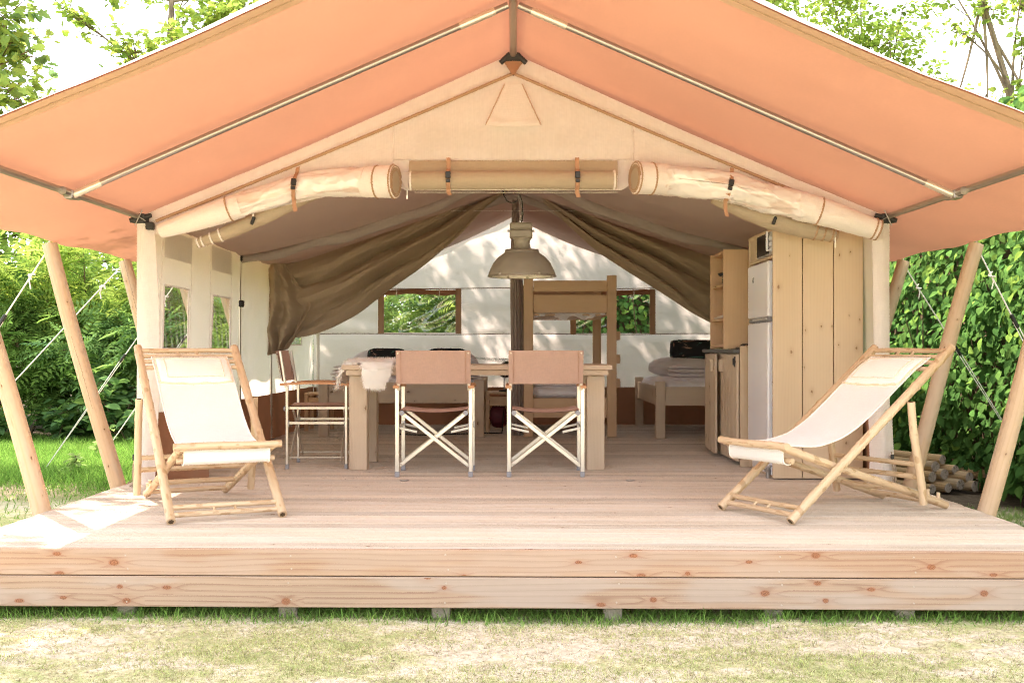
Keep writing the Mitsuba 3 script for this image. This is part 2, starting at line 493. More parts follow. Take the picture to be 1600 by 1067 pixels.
# ----------------------------------------------------------------------------- ground
t = np.linspace(-1, 1, 241)
gx = np.sign(t) * (8 * np.abs(t) + 392 * np.abs(t) ** 7)
gy = 8 + np.sign(t) * (9 * np.abs(t) + 391 * np.abs(t) ** 7)
GX, GY = np.meshgrid(gx, gy, indexing='ij')


def ground_z(x, y):
    p = np.stack([x, y, 0 * x], -1)
    z = 0.05 * (meshkit.fbm(p * 0.5, 3, 3) - 0.5) + 0.035 * (meshkit.fbm(p * 5, 3, 5) - 0.5)
    return z * np.clip(1 - (np.hypot(x, y - 8) - 20) / 20, 0.2, 1)


g = MB()
sheet(g, np.stack([GX, GY, ground_z(GX, GY)], -1), np.stack([GX, GY], -1), flip=True)
struct('ground', g, 'ground_soil')

# ----------------------------------------------------------------------------- deck
deck = thing('wooden_deck', 'raised wooden deck of grooved planks under the tent, pale where the sun hits', 'deck')
FRONT, BACK, HALF, PW = 5.03, 13.95, 2.575, 0.142


def skew(P):
    """The deck's front edge is not quite square to the tent: it runs closer on the right."""
    P = np.array(P, float)
    k = np.clip((7.4 - P[:, 1]) / 2.4, 0, 1.1) * 0.020
    P[:, 1] -= k * P[:, 0]
    return P


y = FRONT
while y < BACK:
    g = MB()
    w = PW - 0.007
    prof = []
    ng = 6
    for k in range(ng):
        a = 0.006 + (w - 0.012) * k / ng
        b = a + (w - 0.012) / ng
        prof += [(a, -0.006), (a + 0.003, 0.0), (b - 0.007, 0.0), (b - 0.004, -0.006)]
    prof = [(0, -0.028), (0, -0.003), (0.003, 0.0)] + prof + [(w - 0.003, 0.0), (w, -0.003), (w, -0.028)]
    prof = np.array(prof)
    warp = rng.normal(0, 0.0007)
    xs = np.linspace(-HALF + rng.normal(0, 0.004), HALF + rng.normal(0, 0.004), 9)
    V = np.stack([np.broadcast_to(xs[:, None], (9, len(prof))), np.broadcast_to(y + prof[:, 0], (9, len(prof))), np.broadcast_to(DECK + warp + prof[:, 1], (9, len(prof)))], -1)
    off = np.array([rng.uniform(0, 60), rng.integers(0, 400) + 0.3])
    U = np.stack(np.broadcast_arrays(xs[:, None] + off[0], prof[:, 0] + off[1]), -1)
    i, j = np.meshgrid(np.arange(8), np.arange(len(prof) - 1), indexing='ij')
    q = (i * len(prof) + j).ravel()
    g.add(skew(V.reshape(-1, 3)), np.stack([q, q + len(prof), q + len(prof) + 1, q + 1], 1), None, U.reshape(-1, 2))
    for e in (0, -1):
        ring = skew(V[e])
        g.add(np.vstack([ring, ring.mean(0)]), [(k, k + 1, len(ring)) for k in range(len(ring) - 1)], None, np.vstack([prof, prof[:1]]) + off)
    part(deck, 'plank', g, 'deck_wood')
    y += PW
for (h0, h1, m) in ((-0.122, -0.0035, 'fascia_wood'), (-0.264, -0.126, 'fascia_wood_worn')):
    g = MB()
    n = 1
    box(g, (0, FRONT - 0.016, DECK + (h0 + h1) / 2), (2 * HALF + 0.05, 0.028, h1 - h0), None, 0.003)
    g.v = [skew(v) for v in g.v]
    fb = part(deck, 'fascia_board', g, m)
    for x in (-1.74, -1.0, -0.30, 0.46, 1.19, 1.78):
        for hh_ in (h0 + 0.028, h1 - 0.028):
            c = skew([(x + rng.normal(0, 0.006), FRONT - 0.0305, DECK + hh_ + rng.normal(0, 0.004))])[0]
            g = MB(); tube(g, [c + (0, 0.003, 0), c], 0.0042, 10); part(fb, 'screw', g, 'steel_dark')
for sx in (-1, 1):
    for (h0, h1) in ((-0.122, -0.0315), (-0.264, -0.126)):
        g = MB()
        box(g, (sx * (HALF - 0.03), (FRONT + BACK) / 2, DECK + (h0 + h1) / 2), (0.028, BACK - FRONT - 0.1, h1 - h0), None, 0.003)
        part(deck, 'side_board', g, 'fascia_wood_worn')
for x in (-1.766, -1.03, -0.325, 0.44, 1.17, 1.76):
    for yy in (FRONT + 0.03, 7.6, 10.4):
        g = MB()
        box(g, (x + rng.normal(0, 0.01), yy + 0.055 - 0.02 * x, 0.0), (0.082, 0.09, 0.116), rotz(rng.normal(0, 0.05)), 0.006)
        part(deck, 'footing_block', g, 'concrete')
for x in np.linspace(-2.2, 2.2, 8):
    g = MB()
    box(g, (x, (FRONT + BACK) / 2 + 0.2, DECK - 0.165), (0.05, BACK - FRONT - 0.6, 0.20), None, 0.002)
    part(deck, 'joist', g, 'pine_grey')
for px, py in ((632, 751), (985, 751)):
    s = (py - VY) / 0.885
    g = MB()
    c = np.array([(px - VX) / s, F / s, DECK + 0.004])
    a = np.linspace(0, 2 * np.pi, 20)
    tube(g, c + np.stack([0.028 * np.cos(a), 0.02 * np.sin(a), 0 * a], 1), 0.004, 6, False)
    box(g, c + (0, 0, -0.0015), (0.05, 0.03, 0.005), None, 0.001)
    part(deck, 'anchor_ring', g, 'steel')

# ----------------------------------------------------------------------------- the tent
tent = thing('safari_tent', 'large safari tent with cream canvas walls under an orange-glowing awning', 'tent')
W = 2.47                       # half width at the eave
FRONT_Y, REAR_Y = 7.415, 13.5
RIDGE, EAVE = 2.88, 1.80       # above the deck
LIP_X, LIP_H = 3.06, 1.605
FLY0, FLY1 = 4.765, 13.66


def fly_h(x):
    a = np.abs(x)
    return np.where(a < W, RIDGE + (EAVE - RIDGE) * a / W, EAVE + (LIP_H - EAVE) * (a - W) / (LIP_X - W))


# awning: one sheet over ridge and both eaves, drooping a little between the poles
xs = np.concatenate([np.linspace(-LIP_X, -W, 16)[:-1], np.linspace(-W, 0, 70)[:-1], np.linspace(0, W, 70)[:-1], np.linspace(W, LIP_X, 16)])
ys = np.linspace(FLY0, FLY1, 150)


def fly_pt(X, Y):
    a = np.abs(X)
    sag = 0.028 * np.sin(np.pi * np.clip(a / W, 0, 1)) + 0.03 * np.sin(np.pi * np.clip((a - W) / (LIP_X - W), 0, 1))
    bay = np.interp(Y, [FLY0, 6.2, 7.4, 9.9, 11.2, FLY1], [0, 0, 0, 0, 0, 0])
    tt = np.abs(np.sin(np.pi * np.interp(Y, [FLY0, 6.2, 7.4, 9.9, 11.2, FLY1], [0, 1, 2, 3, 4, 5])))
    H = fly_h(X) - sag * (0.35 + 0.65 * tt) + bay
    P = np.stack([X, Y, 0 * X], -1)
    crease = 0.026 * wob(P * [1.0, 0.9, 1], 1.3, 2) + 0.016 * wob(P * [0.5, 2.6, 1], 1.7, 4)
    lipw = np.clip((a - W) / 0.5, 0, 1) * 0.006 * np.sin(Y * 5.1 + X)
    front = np.clip(1 - (Y - FLY0) / 0.5, 0, 1) ** 2 * 0.05 * (np.sin(np.pi * np.clip(a / LIP_X, 0, 1)))
    scallop = np.clip((a - W) / (LIP_X - W), 0, 1) ** 2 * 0.010 * np.abs(np.sin(np.pi * (Y - 6.23) / 1.35))
    return H + crease + lipw - front + scallop


X, Y = np.meshgrid(xs, ys, indexing='ij')
V = np.stack([X, Y, DECK + fly_pt(X, Y)], -1)
g = MB(); sheet(g, V, flip=True)
part(tent, 'awning', g, 'fly_cloth', 'orange canvas awning roof reaching out over the front of the deck')
aw = f'{tent}__awning'
# doubled hem along the front edge, its stitch line and the pale outer lip
yh = np.linspace(FLY0 - 0.004, FLY0 + 0.20, 9)
X, Y = np.meshgrid(xs, yh, indexing='ij')
g = MB(); sheet(g, np.stack([X, Y, DECK + fly_pt(X, np.maximum(Y, FLY0)) - 0.009 - 0.004 * np.sin((Y - FLY0) / 0.20 * np.pi)], -1), flip=True)
part(aw, 'hem', g, 'fly_hem', 'tan doubled hem along the front edge')
for yy in (FLY0 + 0.085, FLY0 + 0.094):
    g = MB()
    tube(g, np.stack([xs, yy + 0 * xs, DECK + fly_pt(xs, yy + 0 * xs) - 0.0155], 1), 0.0016, 5, False)
    part(aw, 'stitching', g, 'piping')
tt = np.linspace(0, 1, 8)
up = 0.075 * np.clip(1 - np.abs(xs) / 1.9, 0, 1) ** 0.8 + 0.006
V = np.stack([np.broadcast_to(xs[:, None], (len(xs), 8)), FLY0 - 0.006 + 0.13 * (tt ** 2)[None, :] + 0 * xs[:, None],
              DECK + fly_pt(xs, FLY0 + 0 * xs)[:, None] + 0.002 + (up[:, None] * np.sin(tt * np.pi / 2)[None, :])], -1)
g = MB(); sheet(g, V)
part(aw, 'outer_lip', g, 'fly_lip', 'pale turned-up outer lip of the front edge')

# poles of the frame
def pole(name, a, b, r, m='steel', n=12, parent=tent):
    g = MB(); tube(g, [a, (np.asarray(a) + b) / 2, b], r, n)
    return part(parent, name, g, m)


pole('ridge_pole', dk(0, FLY0 + 0.2, RIDGE - 0.062), dk(0, FRONT_Y - 0.05, RIDGE - 0.05), 0.024, 'steel_dark')
for sx in (-1, 1):
    k = pole('eave_pole', dk(sx * W, FLY0 + 0.05, EAVE - 0.045), dk(sx * W, FRONT_Y - 0.02, EAVE - 0.03), 0.019, 'steel_dark')
    a, b = dk(sx * 0.03, 6.2, RIDGE - 0.085), dk(sx * (W - 0.02), 6.2, EAVE - 0.058)
    pole('rafter_pole', a, b, 0.0195)
    for (u0, u1) in ((0.03, 0.11), (0.93, 0.995)):
        g = MB(); tube(g, [a + (b - a) * u0, a + (b - a) * u1], 0.0225, 12)
        part(tent, 'pole_ferrule', g, 'aluminium')
    g = MB()
    box(g, b + (0, 0.0, 0.006), (0.05, 0.09, 0.05), None, 0.006)
    tube(g, [b + (sx * 0.0, -0.12, 0.012), b + (sx * 0.0, 0.12, 0.012)], 0.024, 10)
    part(tent, 'corner_bracket', g, 'steel')
    g = MB()                                                      # black corner fitting where the eave pole meets the wall
    c = dk(sx * (W - 0.01), FRONT_Y - 0.03, EAVE - 0.045)
    box(g, c, (0.10, 0.07, 0.06), rotz(0.3 * sx), 0.008)
    tube(g, [c + (-sx * 0.08, -0.02, 0.02), c + (sx * 0.06, -0.02, -0.015)], 0.016, 10)
    box(g, c + (-sx * 0.07, -0.015, -0.05), (0.05, 0.05, 0.05), None, 0.006)
    part(tent, 'pole_joint', g, 'black_iron')
    g = MB()
    tube(g, [c + (-sx * 0.03, -0.05, 0.05), c + (sx * 0.02, -0.045, -0.05)], 0.004, 6)
    tube(g, [c + (sx * 0.03, -0.05, 0.03), c + (-sx * 0.05, -0.045, -0.02)], 0.003, 6)
    part(tent, 'joint_bolt', g, 'steel')
# ridge fitting and its brown pocket
c = dk(0, FRONT_Y - 0.05, RIDGE - 0.07)
g = MB()
box(g, c, (0.10, 0.06, 0.05), None, 0.008)
for sx in (-1, 1):
    tube(g, [c + (sx * 0.02, -0.02, 0.02), c + (sx * 0.085, 0, -0.035)], 0.017, 10)
part(tent, 'ridge_bracket', g, 'black_iron')
g = MB()
s = np.linspace(0, 1, 12)[:, None]; w = np.linspace(-1, 1, 9)[None, :]
V = np.stack([w * 0.072 * (1 - s) + 0 * s, FRONT_Y - 0.045 - 0.02 * (1 - w ** 2) * (1 - s) + 0 * s, DECK + RIDGE - 0.085 - 0.105 * s + 0 * w], -1)
sheet(g, V)
part(tent, 'ridge_pocket', g, 'skirt_cloth', 'brown triangular pocket hanging at the gable peak')


# gable wall: canvas between the roof and the top of the opening
def open_h(x):
    a = np.abs(x)
    return np.interp(a, [0, 0.72, 0.80, 2.37, 2.5], [1.945, 1.945, 2.00, 1.655, 1.655])


xs = np.linspace(-W, W, 150)
tz = np.linspace(0, 1, 26)
top = fly_h(xs) - 0.025 - 0.035 * np.sin(np.pi * np.abs(xs) / W) * 0.6
bot = np.minimum(open_h(xs), top - 0.02)
X = np.broadcast_to(xs[:, None], (150, 26)).copy()
Z = bot[:, None] + (top - bot)[:, None] * tz[None, :]
P = np.stack([X, 0 * X, Z], -1)
Y = FRONT_Y + 0.02 * wob(P, 1.4, 5) + 0.006 * wob(P * [1, 1, 3.0], 3.0, 6) + 0.012 * np.exp(-((Z - 2.02) / 0.05) ** 2) * np.sin(X * 8)
V = np.stack([X, Y, DECK + Z], -1)
g = MB(); sheet(g, V, flip=False)
gable = part(tent, 'gable', g, 'cream_canvas', 'peach-lit cream canvas gable above the entrance')
for sx in (-1, 1):                                                # brown piping parallel to the roof
    s = np.linspace(0, 1, 40)
    x = sx * s * 2.36
    h = (RIDGE - 0.165) - (RIDGE - 0.165 - 1.74) * s - 0.012 * np.sin(np.pi * s)
    g = MB(); tube(g, np.stack([x, FRONT_Y - 0.016 + 0 * x, DECK + h], 1), 0.0105, 8)
    part(gable, 'piping', g, 'piping')
    g = MB(); tube(g, [dk(sx * 0.80, FRONT_Y - 0.012, 2.00), dk(sx * 0.79, FRONT_Y - 0.012, 2.38)], 0.003, 5)
    part(gable, 'seam', g, 'cream_canvas')
g = MB(); tube(g, [dk(-0.80, FRONT_Y - 0.013, 2.148), dk(0, FRONT_Y - 0.014, 2.142), dk(0.80, FRONT_Y - 0.013, 2.148)], 0.003, 5)
part(gable, 'seam', g, 'cream_canvas')
g = MB()                                                          # trapezoid vent cover under the peak
s = np.linspace(0, 1, 14)[:, None]; w = np.linspace(-1, 1, 15)[None, :]
V = np.stack([w * (0.055 + 0.125 * s), FRONT_Y - 0.014 - 0.03 * s * (1 - w ** 2) - 0.012 * np.exp(-((s - 0.93) / 0.06) ** 2) + 0 * w, DECK + 2.645 - 0.27 * s - 0.018 * (1 - w ** 2) * s ** 3], -1)
sheet(g, V)
part(gable, 'vent_flap', g, 'cream_canvas', 'stitched vent cover below the peak')
g = MB()
for sx in (-1, 1):
    tube(g, [dk(sx * 0.057, FRONT_Y - 0.02, 2.645), dk(sx * 0.182, FRONT_Y - 0.022, 2.375)], 0.0035, 5)
part(gable, 'vent_seam', g, 'fly_hem')


# corner flaps of the front wall
def corner(sx):
    hs = np.linspace(0.0, 1.70, 60)
    ws = np.linspace(0, 1, 12)
    H, S = np.meshgrid(hs, ws, indexing='ij')
    inner = 0.115 + 0.035 * np.sin(np.pi * np.clip(H / 1.7, 0, 1)) * (1 if sx < 0 else -0.3) + (0.05 * np.clip(0.5 - H, 0, 1) if sx > 0 else 0)
    X = sx * (W + 0.02 - inner * S)
    P = np.stack([X, 0 * X, H], -1)
    Y = FRONT_Y - 0.005 + 0.018 * wob(P * [2, 1, 1], 2.2, 20 + sx) - 0.03 * np.sin(S * np.pi) * 0.6
    top = np.clip((H - 1.6) / 0.1, 0, 1)
    V = np.stack([X, Y, DECK + H + 0.07 * top * (1 - S) * 1.0], -1)
    g = MB(); sheet(g, V, flip=(sx > 0))
    k = part(tent, 'corner_flap', g, 'cream_canvas')
    g = MB(); e = V[:, -1].copy(); tube(g, e + (0, -0.003, 0), 0.0035, 6)
    part(k, 'edge_binding', g, 'cream_canvas')
    return k


corner(-1); corner(1)

# side walls with windows
def wall_sheet(a_lines, h_lines, fn, holes, m, name, label=None, seed=0, flip=False):
    A, H = np.meshgrid(a_lines, h_lines, indexing='ij')
    V = fn(A, H)
    def hole(i, j):
        ca, ch = (a_lines[i] + a_lines[i + 1]) / 2, (h_lines[j] + h_lines[j + 1]) / 2
        o = np.zeros(ca.shape, bool)
        for (a0, a1, h0, h1) in holes:
            o |= (ca > a0) & (ca < a1) & (ch > h0) & (ch < h1)
        return o
    g = MB(); sheet(g, V, np.stack([A, H], -1), hole, flip)
    return part(tent, name, g, m, label)


def lines(lo, hi, n, cuts):
    return np.array(sorted(set(np.round(np.r_[np.linspace(lo, hi, n), cuts], 4))))


LWIN = [(7.76, 8.33, 0.90, 1.34), (8.97, 9.50, 0.90, 1.33), (12.05, 12.75, 0.95, 1.36)]
for sx in (-1, 1):
    wins = LWIN if sx < 0 else [(8.0, 8.6, 0.9, 1.34), (11.9, 12.6, 0.95, 1.36)]
    al = lines(FRONT_Y + 0.02, REAR_Y, 120, [w for q in wins for w in q[:2]])
    hl = lines(0.0, EAVE - 0.05, 50, [w for q in wins for w in q[2:]])

    def side(A, H, sx=sx):
        P = np.stack([0 * A, A, H], -1)
        drape = 0.010 * np.sin(A * 9.0 + 1.4 * np.sin(H * 2.2)) * np.clip(1.75 - H, 0, 1) + 0.03 * wob(P * [1, 2.2, 0.7], 1.6, 31 + sx)
        return np.stack([sx * (W - 0.035 - 0.03 * (H / 1.8)) + sx * drape, A, DECK + H], -1)

    k = wall_sheet(al, hl, side, wins, 'wall_canvas', 'side_wall', 'cream canvas side wall with clear film windows' if sx < 0 else None, flip=(sx < 0))
    for (a0, a1, h0, h1) in wins:
        A, H = np.meshgrid(np.linspace(a0 - 0.01, a1 + 0.01, 22), np.linspace(h0 - 0.01, h1 + 0.01, 14), indexing='ij')
        V = side(A, H)
        V[..., 0] += sx * (0.004 + 0.006 * np.sin(A * 55 + H * 16))
        g = MB(); sheet(g, V, flip=(sx < 0))
        pane = part(k, 'window', g, 'window_film')
        g = MB()
        loop = [(a0, h0), (a1, h0), (a1, h1), (a0, h1), (a0, h0)]
        for (p, q), (r, s_) in zip(loop[:-1], loop[1:]):
            tube(g, side(np.linspace(p, r, 8), np.linspace(q, s_, 8)) - (sx * 0.004, 0, 0), 0.006, 6)
        part(pane, 'frame', g, 'cream_canvas')
        if sx < 0 and a1 < 10:                                    # the film panel's outer seams and the screen above it
            for aa in (a0 - 0.08, a1 + 0.06):
                g = MB(); tube(g, side(np.full(20, aa), np.linspace(0.5, EAVE - 0.07, 20)) - (sx * 0.002, 0, 0), 0.0028, 6)
                part(k, 'seam', g, 'wall_canvas')
            A, H = np.meshgrid(np.linspace(a0 - 0.06, a1 + 0.04, 16), np.linspace(1.53, EAVE - 0.08, 8), indexing='ij')
            g = MB(); sheet(g, side(A, H) - (sx * 0.010, 0, 0), flip=(sx < 0))
            part(k, 'screen_panel', g, 'screen_cloth', 'grey mesh screen panel above the window')
    A, H = np.meshgrid(np.linspace(FRONT_Y + 0.03, REAR_Y, 120), np.linspace(-0.015, 0.455, 14), indexing='ij')
    V = side(A, H); V[..., 0] -= sx * (0.012 + 0.02 * np.abs(wob(V * [0, 2.4, 2.0], 2.0, 60)))
    g = MB(); sheet(g, V, flip=(sx < 0))
    part(k, 'skirt', g, 'skirt_cloth', 'brown lower skirt of the wall')

# back wall
BWIN = [(-1.585, -0.665, 1.105, 1.615), (0.725, 1.67, 1.095, 1.61)]
al = lines(-W + 0.06, W - 0.06, 130, [w for q in BWIN for w in q[:2]])
hl = lines(0.0, 1.0, 60, [])
hl2 = lines(-0.015, 2.80, 90, [w for q in BWIN for w in q[2:]])


def back(A, H):
    lim = np.minimum(H, fly_h(A) - 0.04)
    P = np.stack([A, 0 * A, lim], -1)
    dy = 0.03 * wob(P * [0.8, 1, 2.4], 2.0, 71) + 0.008 * np.sin(5 * (A + lim) + 4 * wob(P, 1.5, 72)) - 0.010 * np.exp(-((lim - 1.09) / 0.03) ** 2)
    return np.stack([A, REAR_Y + dy, DECK + lim], -1)


bw = wall_sheet(al, hl2, back, BWIN, 'wall_canvas', 'back_wall', 'pale back wall speckled with leaf shadows')
for h in (1.635, 1.085):
    x = np.linspace(-W + 0.08, W - 0.08, 60)
    p = back(x, h + 0 * x); p[:, 1] -= 0.005; p[:, 2] += 0.006 * np.sin(x * 3 + h)
    g = MB(); tube(g, p, 0.0065, 6); part(bw, 'seam', g, 'partition_cloth')
for (a0, a1, h0, h1) in BWIN:
    A, H = np.meshgrid(np.linspace(a0 - 0.005, a1 + 0.005, 24), np.linspace(h0, h1, 12), indexing='ij')
    V = back(A, H); V[..., 1] += 0.006 + 0.004 * np.sin(A * 22 - H * 35)
    g = MB(); sheet(g, V)
    pane = part(bw, 'window', g, 'window_film')
    for x in (a0 - 0.005, a1 + 0.005):
        g = MB()
        box(g, (x, REAR_Y - 0.035, DECK + (h0 + h1) / 2), (0.07, 0.012, h1 - h0 + 0.03), None, 0.004)
        part(pane, 'frame', g, 'piping')
    g = MB()
    x = np.linspace(a0 + 0.03, a1 - 0.03, 30)
    tube(g, np.stack([x, REAR_Y - 0.045 + 0 * x, DECK + h1 - 0.028 + 0.008 * np.sin(x * 9)], 1), 0.030 + 0.003 * np.sin(x * 21), 10, bump=lambda L, a: 1 + 0.06 * np.sin(a * 3 + L * 5))
    part(pane, 'rolled_blind', g, 'skirt_cloth', 'brown blind rolled up over the window')
    for u in (0.2, 0.76):
        g = MB()
        c = np.array([a0 + (a1 - a0) * u, REAR_Y - 0.08, DECK + h1 - 0.03])
        tube(g, c + np.array([[0, 0.02, 0.045], [0.004, -0.002, 0.01], [0, 0.0, -0.03], [0.006, 0.01, -0.05]]), 0.006, 6)
        part(pane, 'blind_tie', g, 'rope_white')
A, H = np.meshgrid(np.linspace(-W + 0.07, W - 0.07, 100), np.linspace(-0.015, 0.448, 12), indexing='ij')
V = back(A, H); V[..., 1] -= 0.016 + 0.025 * np.abs(wob(V * [2.4, 0, 2.0], 2.0, 61))
g = MB(); sheet(g, V); part(bw, 'skirt', g, 'skirt_cloth', 'brown lower skirt of the back wall')

# inner roof lining, sagging between the rafters, and the rafters' sleeves
RAF = [7.62, 9.9, 11.2, REAR_Y - 0.05]
LR, LE, LW = 2.50, 1.735, 2.40
for sx in (-1, 1):
    s = np.linspace(0, 1, 60); yy = np.linspace(RAF[0], RAF[-1], 150)
    S, Y = np.meshgrid(s, yy, indexing='ij')
    bay = np.interp(Y, RAF, [0, 1, 2, 3])
    tri = np.abs(np.sin(np.pi * bay))
    P = np.stack([S * 2, Y, 0 * S], -1)
    H = LR + (LE - LR) * S - 0.085 * np.sin(np.pi * S) * (0.35 + 0.65 * tri) - 0.05 * np.sin(np.pi * S) ** 0.7 * np.exp(-(np.abs(bay - np.round(bay)) / 0.07) ** 2) \
        + 0.035 * wob(P * [0.6, 2.2, 1], 1.6, 80 + sx) - 0.012 * np.abs(np.sin(14 * Y + 3 * S)) * np.exp(-(np.abs(bay - np.round(bay)) / 0.15) ** 2)
    if sx:
        H = np.where(Y > 12.6, H - 0.05 * ((Y - 12.6) / 0.9) * np.sin(np.pi * np.clip(S * 1.2, 0, 1)), H)
    g = MB(); sheet(g, np.stack([sx * S * LW, Y, DECK + H], -1), flip=(sx < 0))
    part(tent, 'roof_lining', g, 'lining', 'taupe fabric lining sagging between the rafters')
    for r in RAF[1:3]:
        g = MB()
        s = np.linspace(0, 1, 40)
        h = LR + (LE - LR) * s - 0.075 * np.sin(np.pi * s) - 0.055 + 0.012 * np.sin(s * 23 + r)
        tube(g, np.stack([sx * s * LW, r + 0.012 * np.sin(9 * s), DECK + h], 1), 0.024 + 0.010 * np.sin(np.pi * s) + 0.004 * np.sin(s * 31), 10, squash=1.5, bump=lambda L, a: 1 + 0.10 * np.sin(a * 2 + L * 4))
        part(tent, 'rafter_sleeve', g, 'lining')
# standing poles inside
for (px, D, hb) in ((373.5, 9.9, 1.70), (422.5, 11.2, 1.70), (497, 13.35, 1.2)):
    x = (px - VX) * D / F
    for side_ in ((1,) if D > 13 else (1, -1)):
        a = dk(x * side_, D, 0.0)
        k = pole('standing_pole', a + (0, 0, 0.004), dk(x * side_, D, hb), 0.0185, 'aluminium')
        g = MB()
        box(g, dk(x * side_, D, hb + 0.0), (0.07, 0.06, 0.055), None, 0.01)
        box(g, dk(x * side_ + 0.015, D, 1.21 if D > 10 else 1.3), (0.055, 0.045, 0.06), None, 0.008)
        part(k, 'clamp', g, 'black_plastic')
        g = MB(); box(g, a + (0, 0, 0.004), (0.09, 0.06, 0.006), None, 0.002); part(k, 'foot_plate', g, 'steel')
# thin cords stretched across inside
for (D, py) in ((7.5, 300), (11.0, 328.5)):
    h = EYE + (VY - py) * D / F
    x = np.linspace(-0.66 if D < 9 else -1.2, 0.7 if D < 9 else 1.1, 9)
    g = MB(); tube(g, np.stack([x, D + 0 * x, h - 0.004 * np.cos(x)], 1), 0.0022, 5); part(tent, 'inner_cord', g, 'rope_white')


# rolled-up doors under the gable
def roll(parent, name, pts, r, m, seed, wr=0.07, squash=1.0, label=None, n=40, mseg=130):
    pts = np.asarray(pts, float); r = np.asarray(r, float)
    u = np.linspace(0, 1, len(pts)); q = np.linspace(0, 1, mseg)
    P = np.stack([np.interp(q, u, pts[:, k]) for k in range(3)], 1)
    for k in range(3):                                            # soften the bends
        P[:, k] = np.convolve(np.pad(P[:, k], 4, 'edge'), np.ones(9) / 9, 'valid') if mseg > 20 else P[:, k]
    R = np.interp(q, u, r)
    n = max(n, 40)
    ph = np.linspace(0, 2 * np.pi, n + 1)
    def bump(L, a):
        p = np.stack(np.broadcast_arrays(L * 3.2 + 0.25 * a, np.cos(a) * 1.7, np.sin(a) * 1.7), -1)
        q = np.stack(np.broadcast_arrays(L * 9 + 1.6 * a, np.cos(a) * 2.5, np.sin(a) * 2.5), -1)
        cr = 1 - np.abs(2 * meshkit.fbm(q, 3, seed + 50) - 1)
        return 1 + wr * 2 * (meshkit.fbm(p, 3, seed) - 0.5) + wr * 0.4 * np.sin(a * 3 + L * 11 + seed) + wr * 1.1 * (cr ** 3 - 0.5)
    g = MB(); tube(g, P, R, n, True, squash, bump=bump)
    return part(parent, name, g, m, label), P, R


def ring(parent, name, P, R, u, m, w=0.006, grow=0.004, squash=1.0):
    k = int(u * (len(P) - 1)); k0, k1 = max(k - 1, 0), min(k + 1, len(P) - 1)
    z = unit(P[k1] - P[k0]); fr = frame(z)
    a = np.linspace(0, 2 * np.pi, 31)
    pts = P[k] + (R[k] + grow) * (np.cos(a)[:, None] * fr[:, 0] + squash * np.sin(a)[:, None] * fr[:, 1])
    g = MB(); tube(g, pts, w, 6, False)
    return part(parent, name, g, m)


def strap(parent, c, up, along, r, tail=0.10, above=0.06, lean=0.0):
    """A webbing band round the front of a roll: over the top, down its front, a buckle and a loose tail."""
    up, along = unit(up), unit(along)
    fwd = np.array([0, -1.0, 0])
    a = np.linspace(np.radians(80), np.radians(-75), 16)
    mid = c + (r + 0.012) * (np.cos(a)[:, None] * fwd + np.sin(a)[:, None] * up)
    top = np.array([c + up * (r + above) + fwd * 0.012, c + up * (r + 0.3 * above) + fwd * 0.025])
    end = mid[-1] + np.array([[0, 0.0, -0.5 * tail], [along[0] * 0.01, -0.004, -tail]])
    line = np.vstack([top, mid, end])
    w = 0.0135
    g = MB()
    V = np.stack([line - along * w, line + along * w], 1)
    V2 = np.concatenate([V, V[:, ::-1] + [0, 0.003, 0]], 1)
    sheet(g, np.concatenate([V2, V2[:, :1]], 1))
    k = part(parent, 'strap', g, 'strap_web', 'orange-brown webbing strap')
    g = MB()
    box(g, c + fwd * (r + 0.022) + up * 0.02, (0.034, 0.014, 0.044), frame(fwd, up)[:, [0, 2, 1]], 0.005)
    box(g, c + fwd * (r + 0.024) - up * 0.018, (0.028, 0.012, 0.022), frame(fwd, up)[:, [0, 2, 1]], 0.004)
    part(k, 'buckle', g, 'black_plastic')
    return k


